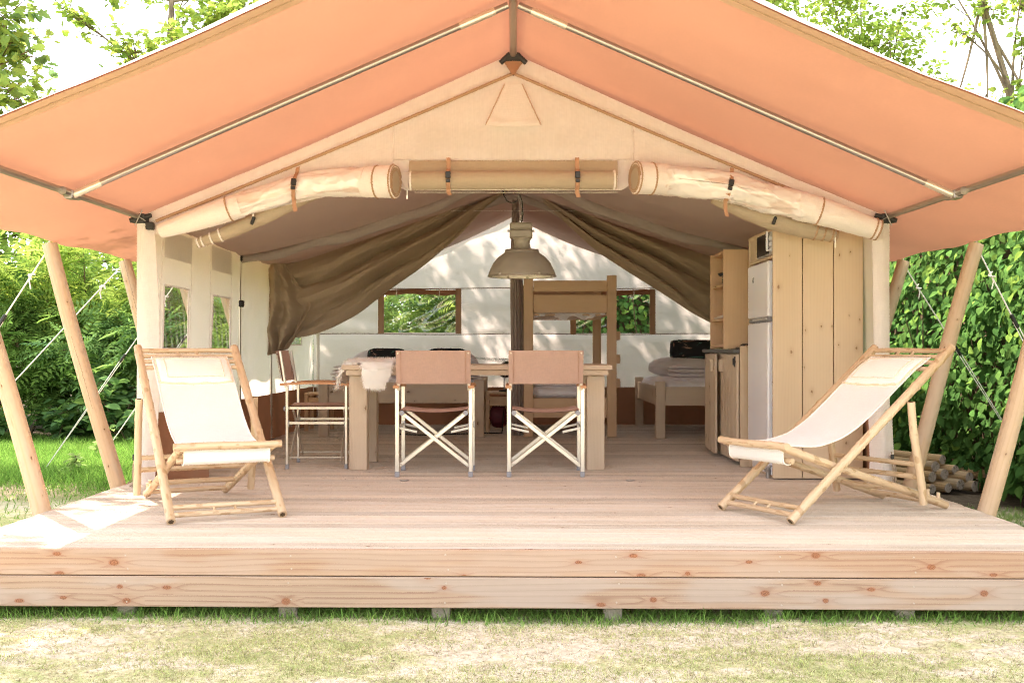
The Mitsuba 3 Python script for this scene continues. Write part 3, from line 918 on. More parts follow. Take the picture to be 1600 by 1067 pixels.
D0 = FRONT_Y - 0.075
for sx in (-1, 1):
    X = lambda px: px if sx < 0 else 2 * 803 - px                   # noqa: E731
    if sx < 0:
        axis = [at(246, 363, D0), at(330, 336, D0), at(420, 307, D0), at(470, 291, D0), at(560, 285, D0 + 0.01), at(620, 284, D0 - 0.06)]
        rad = [0.040, 0.070, 0.078, 0.078, 0.092, 0.104]
    else:
        axis = [at(1376, 361, D0), at(1290, 333, D0), at(1200, 309, D0), at(1138, 292, D0), at(1045, 281, D0 + 0.01), at(990, 278, D0 - 0.06)]
        rad = [0.058, 0.082, 0.092, 0.092, 0.096, 0.100]
    a_ = np.array(axis); u = np.linspace(0, 1, 6)
    seg = lambda u0, u1, n: np.array([[np.interp(q, u, a_[:, k]) for k in range(3)] for q in np.linspace(u0, u1, n)])   # noqa: E731
    rr = lambda u0, u1, n: np.interp(np.linspace(u0, u1, n), u, rad)   # noqa: E731
    d = thing('x', 'x', 'x'); del labels[d]
    mid, Pm, Rm = roll(tent, 'rolled_door', seg(0.27, 0.85, 12), rr(0.27, 0.85, 12) * 1.0, 'roll_vinyl', 3 + sx, 0.16, 1.0, 'rolled-up entrance panel of clear film, held by a strap')
    k1, P1, R1 = roll(mid, 'canvas_end', seg(0.0, 0.31, 8), rr(0, 0.31, 8) + 0.006, 'roll_canvas', 5 + sx, 0.05, mseg=40)
    k2, P2, R2 = roll(mid, 'canvas_end', seg(0.82, 1.0, 6), rr(0.82, 1.0, 6) + 0.004, 'roll_canvas', 8 + sx, 0.02, mseg=30)
    for uu in ((0.86,) if sx < 0 else (0.72, 0.02, 0.10)):
        ring(mid, 'binding', P1, R1, uu, 'piping', 0.006, 0.002)
    for uu in (0.45, 0.94):
        ring(mid, 'binding', P2, R2, uu, 'piping', 0.006, 0.002)
    # spiral of cloth showing in the open end
    z = unit(P2[-1] - P2[-3]); fr = frame(z)
    g = MB(); aa = np.linspace(0, 5.2 * np.pi, 90)
    sp = P2[-1] + z * 0.003 + (R2[-1] * (1 - 0.055 * aa / np.pi * 2.6 / 2))[:, None] * (np.cos(aa)[:, None] * fr[:, 0] + np.sin(aa)[:, None] * fr[:, 1])
    tube(g, sp, 0.0035, 5)
    part(mid, 'roll_end', g, 'piping')
    g = MB(); aa = np.linspace(0, 2 * np.pi, 28)[:-1]
    disc = P2[-1] + z * 0.0015 + R2[-1] * 0.86 * (np.cos(aa)[:, None] * fr[:, 0] + np.sin(aa)[:, None] * fr[:, 1])
    g.add(np.vstack([disc, P2[-1] + z * 0.0015]), [(j, (j + 1) % 27, 27) for j in range(27)])
    part(mid, 'roll_end', g, 'khaki_cloth')
    cpx = (463, 293) if sx < 0 else (1137, 294)
    strap(mid, at(*cpx, D0), (0.10 if sx < 0 else 0.22, 0, 1), (1, 0, 0.3 * -sx), 0.082, 0.07 if sx < 0 else 0.10, 0.05)
    # the khaki inner door rolled up behind and below it
    if sx < 0:
        ax2 = [at(302, 383, D0 + 0.14), at(360, 362, D0 + 0.14), at(420, 335, D0 + 0.14), at(470, 311, D0 + 0.14), at(500, 302, D0 + 0.12)]
        rd2 = [0.028, 0.046, 0.05, 0.045, 0.03]
    else:
        ax2 = [at(1313, 371, D0 + 0.14), at(1260, 358, D0 + 0.14), at(1200, 341, D0 + 0.14), at(1150, 325, D0 + 0.14), at(1110, 310, D0 + 0.12)]
        rd2 = [0.036, 0.062, 0.070, 0.052, 0.03]
    in_, P3, R3 = roll(tent, 'rolled_inner_door', ax2, rd2, 'khaki_cloth', 14 + sx, 0.05, label='khaki inner door rolled up below the film panel', mseg=50)
    for uu in (0.03, 0.08, 0.14, 0.20):
        ring(in_, 'binding', P3, R3, uu, 'roll_canvas' if sx < 0 else 'piping', 0.006, 0.002)
    cc = at(*((395, 345) if sx < 0 else (1210, 345)), D0 + 0.07)
    g = MB(); box(g, cc, (0.022, 0.016, 0.055), frame((0, -1, 0), (0.35, 0, 1))[:, [0, 2, 1]], 0.004); part(in_, 'toggle', g, 'black_plastic')
    g = MB(); tube(g, [cc + (0.0, 0, 0.02), cc + (0.006, 0, 0.075)], 0.006, 6); part(in_, 'toggle_loop', g, 'rope_white')
    # zip pull
# centre flap, flat then rolled
g = MB()
S, Q = np.meshgrid(np.linspace(0, 1, 60), np.linspace(0, 1, 10), indexing='ij')
x0, x1 = at(638, 250, D0)[0], at(966, 250, D0)[0]
V = np.stack([x0 + (x1 - x0) * S, FRONT_Y - 0.02 - 0.03 * Q + 0.012 * wob(np.stack([S * 4, Q * 2, 0 * S], -1), 2.0, 90), at(0, 250, D0)[2] + 0.004 - 0.10 * Q + 0 * S], -1)
sheet(g, V, flip=False)
flap = part(tent, 'centre_flap', g, 'khaki_cloth', 'flat khaki flap above the middle roll')
rl, Pc, Rc = roll(tent, 'centre_roll', [at(637, 283, D0), at(760, 281.5, D0), at(850, 281.5, D0), at(966, 282, D0)], [0.058, 0.060, 0.058, 0.060], 'khaki_cloth', 44, 0.03, label='khaki door panel rolled up over the middle of the entrance')
for uu in (0.008, 0.99):
    ring(rl, 'binding', Pc, Rc, uu, 'roll_canvas', 0.007, 0.001)
for px in (701, 901.5):
    strap(rl, at(px, 281, D0), (0, 0, 1), (1, 0, 0), 0.058, 0.035 if px < 800 else 0.05, 0.085)
g = MB()
for (px, py) in ((636, 303), (1305, 379)):
    c = at(px, py, D0)
    tube(g, [c + (0, 0, 0.03), c + (0, 0, -0.012)], 0.005, 6); box(g, c + (0, 0, -0.022), (0.012, 0.006, 0.028), None, 0.002)
part(tent, 'zip_pull', g, 'aluminium')
# small peach gusset between roll and flap
g = MB()
c0, c1, c2 = at(618, 268, D0 + 0.04), at(640, 270, D0 + 0.03), at(637, 297, D0 + 0.03)
g.add([c0, c1, c2], [(0, 2, 1)]); part(tent, 'gusset', g, 'cream_canvas')
# skirt flaps at the feet of the front corners
for sx in (-1, 1):
    hs, ws = np.linspace(0, 0.47 if sx < 0 else 0.50, 24), np.linspace(0, 1, 14)
    H, S = np.meshgrid(hs, ws, indexing='ij')
    P = np.stack([S * 2, H * 2, 0 * S], -1)
    if sx < 0:
        X = -2.455 + 0.33 * S
        Y = FRONT_Y + 0.05 + 0.35 * S + 0.04 * wob(P, 2, 95)
    else:
        X = 2.34 + (0.155 + 0.03 * (0.5 - H)) * S
        Y = FRONT_Y - 0.03 - 0.05 * np.sin(S * np.pi) + 0.03 * wob(P, 2, 96) - 0.06 * (0.5 - H)
    g = MB(); sheet(g, np.stack([X, Y, DECK + H + 0.003], -1), flip=False)
    k = part(tent, 'corner_skirt', g, 'skirt_cloth' if sx < 0 else 'cream_canvas', 'brown loose skirt behind the deck chair' if sx < 0 else 'cream loose skirt flap by the log pile')
    g = MB()
    b = dk(sx * 2.47, FRONT_Y - 0.10, 0.10)
    for q in range(5):
        o = rng.normal(0, 0.012, 3)
        tube(g, b + o + np.array([[0, 0, 0.10], [sx * 0.02, 0, 0.02], [sx * 0.005, -0.03, -0.07], [sx * 0.05, -0.02, -0.10]]) * (1 + 0.2 * rng.normal()), 0.008, 6, squash=0.4)
    part(k, 'tie', g, 'khaki_cloth')
    g = MB(); box(g, b + (sx * 0.0, -0.02, 0.09), (0.02, 0.015, 0.04), None, 0.004); part(k, 'buckle', g, 'black_plastic')


# ----------------------------------------------------------------------------- leaning posts and ropes
def lean_post(sx, D, label, fx=2.55, tx=3.075, dyt=0.0):
    a, b = np.array([sx * fx, D, 0.02]), dk(sx * tx, D + dyt, LIP_H - 0.012)
    g = MB()
    q = np.linspace(0, 1, 40)
    P = a + (b - a) * q[:, None] + np.stack([0.008 * np.sin(q * 5 + D), 0.006 * np.sin(q * 4 + 2 * D), 0 * q], 1)
    sd = int(D * 10)
    def bump(L, an):
        d = np.abs((an - np.pi * 1.43 - 0.10 * np.sin(L * 2.1 + sd) + np.pi) % (2 * np.pi) - np.pi)
        split = np.exp(-(d / 0.05) ** 2) * np.clip((L - 0.45) / 0.4, 0, 1) * np.clip((1.95 - L) / 0.3, 0, 1)
        return 1 + 0.03 * (meshkit.fbm(np.stack(np.broadcast_arrays(L * 4, np.cos(an), np.sin(an)), -1), 3, sd) - 0.5) - 0.16 * split
    tube(g, P, 0.052 - 0.004 * q, 40, True, bump=bump)
    k = thing('leaning_post', label, 'post', 'slanted timber posts propping the awning')
    part(k, 'shaft', g, 'post_wood')
    g = MB(); tube(g, [P[-1] + (0, 0, -0.03), P[-1] + (0, 0, 0.06)], 0.006, 8); part(k, 'top_pin', g, 'steel')
    return k, b


POSTS = [(-1, 6.23, 'slanted timber post on the left, nearest the front corner of the deck'),
         (-1, 7.43, 'slanted timber post on the left, at the corner of the cream tent wall'),
         (-1, 8.84, 'slanted timber post half hidden behind the left front corner of the tent'),
         (-1, 10.35, 'slanted timber post seen through the front left side window'),
         (-1, 11.8, 'slanted timber post seen through the second left side window'),
         (1, 6.23, 'slanted timber post on the right, nearest the front corner of the deck'),
         (1, 7.43, 'slanted timber post behind the bamboo deck chair on the right'),
         (1, 8.84, 'slanted timber post half hidden behind the right front corner of the tent')]
tops = [lean_post(sx, D, l)[1] for sx, D, l in POSTS]
ROPES = [(1, (-4.24, 7.30, 0.0), 'white guy rope from the second left post down past the first', 0.26),
         (2, (-4.73, 8.60, 0.0), 'white guy rope running down from the third left post behind the second', 0.62),
         (3, (-4.63, 11.0, 0.0), 'white guy rope with black slider pegged in the lawn between the left posts', 0.40),
         (4, (-4.55, 12.3, 0.0), 'short white guy rope seen beside the left corner of the tent', 0.30),
         (6, (4.02, 7.40, 0.0), 'white guy rope with black slider at the far right before the hedge', 0.26),
         (7, (4.33, 9.00, 0.0), 'thin white guy rope that runs into the hedge', 0.36)]
for i, peg, lab, us in ROPES:
    a, b = tops[i] + (0, 0, -0.02), np.array(peg, float)
    k = thing('guy_rope', lab, 'rope')
    s = a + (b - a) * us
    d = unit(b - a); side_ = unit(np.cross(d, (0, 1, 0)))
    sag = lambda P: P                                                  # noqa: E731
    q = np.linspace(0, 1, 12)[:, None]
    g = MB(); tube(g, a + (s - a) * q, 0.0055, 7)
    kn = a + (b - a) * 0.10
    for _ in range(3):
        o = np.linspace(0, 2 * np.pi, 12)
        tube(g, kn + 0.012 * (np.cos(o)[:, None] * side_ + np.sin(o)[:, None] * np.array([0, 1, 0])) + np.outer(np.linspace(-0.02, 0.02, 12), d) + rng.normal(0, 0.003, 3), 0.0045, 6)
    tube(g, kn + np.array([[0, 0, 0], [0.01 * np.sign(b[0]), -0.01, -0.04], [0.0, -0.01, -0.09]]), 0.0045, 6)
    part(k, 'cord', g, 'rope_white')
    for e in (-1, 1):
        g = MB(); tube(g, s + side_ * 0.010 * e * (1 - q) + (b - s) * q, 0.004, 6); part(k, 'lower_strand', g, 'rope_white')
    g = MB(); beam(g, s - d * 0.05, s + d * 0.05, 0.022, 0.03, (0, 1, 0), 0.006); part(k, 'slider', g, 'black_plastic')
    g = MB(); tube(g, [b + (0, 0, -0.08), b + (0.03 * np.sign(b[0]), 0, 0.05)], 0.009, 8); part(k, 'peg', g, 'post_wood')

# ----------------------------------------------------------------------------- curtains, partition
def swag(name, label, up, lo, D, seed, tail):
    """A curtain hung from the lining and drawn aside: folds run from the ridge to the tie."""
    up, lo = np.array(up, float), np.array(lo, float)
    m, n = 120, 70
    q = np.linspace(0, 1, m)
    def res(a):
        L = np.r_[0, np.cumsum(np.linalg.norm(np.diff(a, axis=0), axis=1))]; L /= L[-1]
        r = np.stack([np.interp(q, L, a[:, k]) for k in range(2)], 1)
        for k in range(2):
            r[:, k] = np.convolve(np.pad(r[:, k], 5, 'reflect', reflect_type='odd'), np.ones(11) / 11, 'valid')
        return r
    U, Lo = res(up), res(lo)
    w = np.linspace(0, 1, n)
    Q, Wd = np.meshgrid(q, w, indexing='ij')
    PX = U[:, None, 0] + (Lo - U)[:, None, 0] * Wd
    PY = U[:, None, 1] + (Lo - U)[:, None, 1] * Wd
    P = np.stack([Q * 1.2, Wd * 2, 0 * Q], -1)
    ph = Wd * 5.2 + 2.6 * wob(P * [1, 0.8, 1], 1.5, seed) + 1.0 * Q * (1 - Wd)
    f = np.sin(2 * np.pi * ph / 2.2)
    fold = 0.17 * (np.abs(np.sin(np.pi * ph / 2.2)) ** 0.75 * -1.6 + 0.8) * (0.30 + 0.8 * np.sin(np.pi * np.clip(Q * 0.95 + 0.05, 0, 1))) * np.sin(np.pi * np.clip(Wd * 0.9 + 0.08, 0, 1)) ** 0.6
    belly = -0.16 * np.sin(np.pi * Wd) * np.sin(np.pi * np.clip(Q, 0, 1)) ** 0.6
    Y = D + belly + fold + 0.05 * wob(P * [3, 3, 1], 2.0, seed + 1)
    PX = PX; PY = PY + 10 * wob(P * [1, 4, 1], 1.2, seed + 2) * np.sin(np.pi * Wd)
    V = np.stack([(PX - VX) * D / F, Y, EYE + (VY - PY) * D / F], -1)
    k = thing(name, label, 'curtain')
    g = MB(); sheet(g, V)
    part(k, 'drape', g, 'curtain_cloth')
    # the gathered bundle with the loose tail below the tie
    tp, tb, wd = tail
    tq, ta = np.meshgrid(np.linspace(0, 1, 70), np.linspace(0, 1, 60), indexing='ij')
    cx = tp[0] + (tb[0] - tp[0]) * tq; cy = tp[1] + (tb[1] - tp[1]) * tq
    cx = cx + 9 * np.sin(np.pi * tq) * (1 if tp[0] < 800 else -1)
    half = np.interp(tq, [0, 0.12, 0.45, 0.75, 1], wd) * (1 + 0.15 * np.sin(tq * 9 + ta * 4))
    ff = np.sin(ta * 2 * np.pi * 2.6 + 3.5 * tq * (ta - 0.3) + 2.5 * wob(np.stack([ta * 2, tq * 2, 0 * ta], -1), 2, seed + 5))
    X = (cx - VX) * D / F + (ta - 0.5) * 2 * half
    Yt = D - 0.10 - 0.10 * np.sin(np.pi * ta) + 0.075 * ff * np.clip(0.25 + tq, 0, 1) + 0.10 * wob(np.stack([ta * 3, tq * 5, 0 * ta], -1), 2, seed + 6)
    Z = EYE + (VY - cy) * D / F + 0.03 * np.sin(ta * 5 + 1) * tq - 0.10 * tq ** 3 * (0.5 - ta)
    g = MB(); sheet(g, np.stack([X, Yt, Z], -1))
    part(k, 'gathered_end', g, 'curtain_cloth')
    return k


swag('tied_curtain', 'dark brown curtain drawn aside to the left wall in a long swag', [(792, 297), (700, 321), (600, 362), (500, 400), (455, 413), (428, 416)],
     [(797, 297), (760, 322), (715, 372), (660, 418), (600, 460), (560, 492), (508, 518), (466, 529), (440, 526)], 11.15, 101, ((440, 414), (438, 552), (0.08, 0.13, 0.24, 0.22, 0.08)))
swag('tied_curtain', 'dark brown curtain drawn aside to the right behind the open shelves', [(822, 297), (900, 322), (1000, 358), (1080, 392), (1130, 408), (1165, 414)],
     [(828, 297), (850, 318), (885, 350), (930, 392), (985, 428), (1040, 462), (1085, 492), (1125, 512), (1160, 516)], 11.15, 131, ((1150, 412), (1152, 540), (0.10, 0.12, 0.19, 0.15, 0.07)))
# gathered divider between the bedrooms
k = thing('bedroom_divider', 'gathered taupe fabric divider hanging behind the pendant lamp', 'curtain')
H, S = np.meshgrid(np.linspace(0.0, 2.46, 70), np.linspace(0, 1, 40), indexing='ij')
wd = np.interp(H, [0, 0.6, 1.5, 2.46], [0.13, 0.13, 0.14, 0.07])
X = -0.01 + 0.03 * (H < 0) + (S - 0.12) * wd + 0.006 * np.sin(H * 3)
Y = 11.75 - 0.05 * np.sin(S * np.pi) + 0.022 * np.sin(S * 2 * np.pi * 4 + np.sin(H * 1.7)) + 0.02 * wob(np.stack([S * 2, H, 0 * S], -1), 2, 150)
g = MB(); sheet(g, np.stack([X, Y, DECK + H], -1), flip=True); part(k, 'front_folds', g, 'partition_cloth')
Yv, H = np.meshgrid(np.linspace(11.78, REAR_Y - 0.05, 40), np.linspace(0.0, 2.40, 40), indexing='ij')
g = MB(); sheet(g, np.stack([0.06 + 0.03 * wob(np.stack([Yv * 2, H, 0 * H], -1), 1.5, 151), Yv, DECK + H], -1)); part(k, 'side_sheet', g, 'curtain_cloth')

# ----------------------------------------------------------------------------- pendant lamp
lamp = thing('pendant_lamp', 'large taupe enamel factory pendant lamp on a chain above the table', 'lamp')
LD = 8.55
c = at(815.5, 0, LD)[:2]
hz = lambda py: at(0, py, LD)[2]                                       # noqa: E731
pr = lambda w: w * LD / F                                              # noqa: E731
prof = [(pr(52), hz(431.5)), (pr(53), hz(430)), (pr(52.4), hz(428.5)), (pr(50), hz(422)), (pr(45), hz(412)), (pr(38), hz(403)), (pr(29), hz(396.5)), (pr(27.5), hz(396)), (pr(27), hz(394)), (pr(26), hz(390.5)), (pr(16), hz(389))]
g = MB(); lathe(g, [(r, z) for r, z in prof], (c[0], c[1], 0), 56); part(lamp, 'shade', g, 'lamp_enamel')
g = MB(); lathe(g, [(r - 0.004, z - 0.003) for r, z in prof], (c[0], c[1], 0), 56); part(lamp, 'shade_lining', g, 'lamp_inside')
g = MB(); lathe(g, [(pr(14.5), hz(389.5)), (pr(13.5), hz(386)), (pr(12.2), hz(381)), (pr(12.8), hz(376)), (pr(15.5), hz(372.5))], (c[0], c[1], 0), 40)
part(lamp, 'neck', g, 'lamp_enamel')
g = MB()
bx = np.array([c[0] - pr(1.5), c[1], 0])
box(g, bx + (0, 0, (hz(349.5) + hz(359.5)) / 2), (pr(35), pr(33), hz(349.5) - hz(360)), None, 0.014)
part(lamp, 'ballast_cap', g, 'lamp_enamel')
g = MB()
box(g, bx + (0, 0, (hz(360.5) + hz(372.5)) / 2), (pr(35.5), pr(33), hz(360.5) - hz(373)), None, 0.010)
part(lamp, 'ballast_box', g, 'lamp_enamel')
for sx in (-1, 1):
    g = MB(); tube(g, [bx + (sx * pr(17), 0, hz(361)), bx + (sx * pr(21), 0, hz(361))], 0.008, 8); part(lamp, 'bolt', g, 'steel_dark')
g = MB(); a = np.linspace(0, 2 * np.pi, 57); tube(g, np.stack([c[0] + pr(53) * np.cos(a), c[1] + pr(53) * np.sin(a), 0 * a + hz(431.8)], 1), 0.005, 8, False); part(lamp, 'rim_wire', g, 'steel_dark')
for a in np.radians([25, 80, 115, 160, 230, 300]):
    g = MB(); o = np.array([c[0] + pr(52.5) * np.cos(a), c[1] + pr(52.5) * np.sin(a), hz(430.2)])
    box(g, o, (0.018, 0.018, 0.022), rotz(a), 0.005); part(lamp, 'rim_clip', g, 'steel_dark')
g = MB(); tube(g, [(c[0], c[1], hz(389)), (c[0], c[1], hz(400)), (c[0], c[1], hz(418))], [0.03, 0.05, 0.03], 14); part(lamp, 'bulb', g, 'lamp_inside')
p0, p1 = np.array([c[0] + pr(-3), c[1], hz(350)]), np.array([c[0] + pr(-2), c[1], hz(283)])
nl = 13
for i in range(nl):
    m_ = p0 + (p1 - p0) * (i + 0.5) / nl + (pr(2.2) * math.sin(i * 0.5), 0, 0)
    a = np.linspace(0, 2 * np.pi, 15)
    L = np.linalg.norm(p1 - p0) / nl * 0.66
    ax = np.array([math.cos(i * 1.571 + 0.4), math.sin(i * 1.571 + 0.4), 0])
    g = MB(); tube(g, m_ + 0.0085 * np.cos(a)[:, None] * ax + L * np.sin(a)[:, None] * np.array([0, 0, 1.0]), 0.0028, 6, False); part(lamp, 'chain_link', g, 'steel')
g = MB()
tube(g, [at(786, 292, LD), at(787, 305, LD), at(792, 314, LD), at(800, 318, LD), at(808, 314, LD), at(812, 303, LD), at(816, 315, LD), at(817, 335, LD), at(815, 350, LD)], 0.0045, 8)
part(lamp, 'cable', g, 'cable')

# ----------------------------------------------------------------------------- table
table = thing('dining_table', 'long pale timber dining table on four thick square legs', 'table')
TX0, TX1, TY0, TY1 = -1.262, 0.728, 8.22, 9.08
yy = TY0
for i in range(5):
    w = (TY1 - TY0) / 5
    g = MB(); box(g, ((TX0 + TX1) / 2, yy + w / 2, DECK + 0.762), (TX1 - TX0, w - 0.002, 0.036), None, 0.004); part(table, 'plank', g, 'pine')
    yy += w
for (a, b) in (((TX0 + 0.03, TY0 + 0.035), (TX1 - 0.03, TY0 + 0.035)), ((TX0 + 0.03, TY1 - 0.035), (TX1 - 0.03, TY1 - 0.035))):
    g = MB(); beam(g, dk(*a, 0.724), dk(*b, 0.724), 0.03, 0.038); part(table, 'apron', g, 'pine')
for x in (-1.15, 0.61):
    for yv in (TY0 + 0.14, TY1 - 0.13):
        g = MB(); box(g, dk(x, yv, 0.352), (0.132, 0.132, 0.70), None, 0.004); part(table, 'leg', g, 'pine')

# sheepskin over the table's left end
k = thing('sheepskin', 'white fluffy sheepskin draped over the left end of the table', 'sheepskin')
def pelt(u, v):
    """u along the table's length 0..1, v from the far side over the front edge."""
    x = TX0 - 0.05 + 0.44 * u
    h = np.interp(v, [0, 0.62, 0.68, 1], [0.80, 0.80, 0.775, 0.64])
    yv = np.interp(v, [0, 0.54, 0.64, 0.70, 1], [TY0 + 0.55, TY0 + 0.08, TY0 + 0.0, TY0 - 0.03, TY0 - 0.045])
    out = np.clip((v - 0.66) / 0.34, 0, 1)
    side_ = np.clip((0.22 - u) / 0.22, 0, 1) * (1 - out)
    k_ = np.clip((v - 0.54) / 0.09, 0, 1); x = x * (1 - k_) + k_ * (TX0 + 0.155 + 0.04 * out + 0.20 * u * (1.1 - 0.45 * out))
    h = h - side_ ** 1.6 * 0.20 * np.clip((0.6 - v) / 0.1, 0, 1)
    return np.stack([x, yv, DECK + h], -1)
U_, V_ = np.meshgrid(np.linspace(0, 1, 40), np.linspace(0, 1, 40), indexing='ij')
g = MB(); sheet(g, pelt(U_, V_) + 0.012 * wob(np.stack([U_ * 4, V_ * 4, 0 * U_], -1), 2, 160)[..., None] * [0, 0, 1]); part(k, 'hide', g, 'fur')
r2 = np.random.default_rng(21)
n = 9000
u, v = r2.uniform(0, 1, n), r2.uniform(0, 1, n)
P0 = pelt(u, v)
du = pelt(np.clip(u + 0.01, 0, 1), v) - pelt(np.clip(u - 0.01, 0, 1), v)
dv = pelt(u, np.clip(v + 0.01, 0, 1)) - pelt(u, np.clip(v - 0.01, 0, 1))
N_ = np.cross(du, dv); N_ /= np.linalg.norm(N_, axis=1, keepdims=True) + 1e-12
N_ *= np.sign(N_[:, 2:3] - 0.8 * N_[:, 1:2] + 1e-6)
flow = np.stack([0 * u, -0.3 + 0 * u, -0.5 - 1.0 * (v > 0.64)], 1)
tipd = N_ * 0.8 + flow * 0.75 + r2.normal(0, 0.35, (n, 3))
clump = meshkit.noise(P0 * 35, 3)[:, None]
tipd += (np.stack([meshkit.noise(P0 * 18, 5), meshkit.noise(P0 * 18, 6), meshkit.noise(P0 * 18, 7)], 1) - 0.5) * 1.4
tipd /= np.linalg.norm(tipd, axis=1, keepdims=True)
L = r2.uniform(0.028, 0.060, n)[:, None]
w = np.cross(tipd, N_ + r2.normal(0, 0.5, (n, 3))); w /= np.linalg.norm(w, axis=1, keepdims=True)
mid = P0 + tipd * L * 0.55 + np.array([0, 0, -0.003])
tip = P0 + tipd * L + np.array([0, 0, -0.012])
V = np.stack([P0 - w * 0.0022, P0 + w * 0.0022, mid - w * 0.0016, mid + w * 0.0016, tip], 1).reshape(-1, 3)
f = (np.arange(n) * 5)[:, None, None] + np.array([[0, 1, 3], [0, 3, 2], [2, 3, 4]])
gn = np.cross(V.reshape(n, 5, 3)[:, 1] - V.reshape(n, 5, 3)[:, 0], V.reshape(n, 5, 3)[:, 4] - V.reshape(n, 5, 3)[:, 0])
flip_ = (gn * N_).sum(1) < 0
f = np.where(flip_[:, None, None], f[:, :, ::-1], f)
g = MB(); g.add(V, f.reshape(-1, 3), np.repeat(unit_rows(N_ + 0.25 * tipd), 5, 0)); part(k, 'fur', g, 'fur', kind='stuff')

# green fronds lying on the table
k = thing('palm_frond', 'long green leaves lying on the table between the two front chairs', 'leaves')
for i in range(6):
    q = np.linspace(0, 1, 14)
    yv = 8.55 + 0.05 * i
    x = -0.36 + 0.05 * i + q * (0.42 - 0.03 * i)
    h = 0.787 + 0.055 * (1 - q) ** 1.5 * (1 - 0.13 * i) + 0.004 * i
    wd_ = 0.012 * np.sin(np.pi * np.clip(q * 1.02 + 0.03, 0, 1)) * np.clip(1.2 - q, 0.15, 1) + 0.001
    V = np.stack([np.stack([x, yv - wd_ + 0.03 * q * (i - 2), DECK + h + 0.3 * wd_], 1), np.stack([x, yv + 0.03 * q * (i - 2), DECK + h], 1), np.stack([x, yv + wd_ + 0.03 * q * (i - 2), DECK + h + 0.3 * wd_], 1)], 1)
    gg = V.reshape(-1, 3)
    ii = np.array([(a * 3 + b, a * 3 + b + 1, a * 3 + b + 4, a * 3 + b + 3) for a in range(13) for b in range(2)])
    col = np.tile(np.array([0.05, 0.13, 0.035]) * (0.7 + 0.5 * rng.random()), (len(gg), 1))
    part(k, 'leaf', {**mikit.ply((gg, ii), 'leaf_glossy', smooth=False, color=col)}, None)


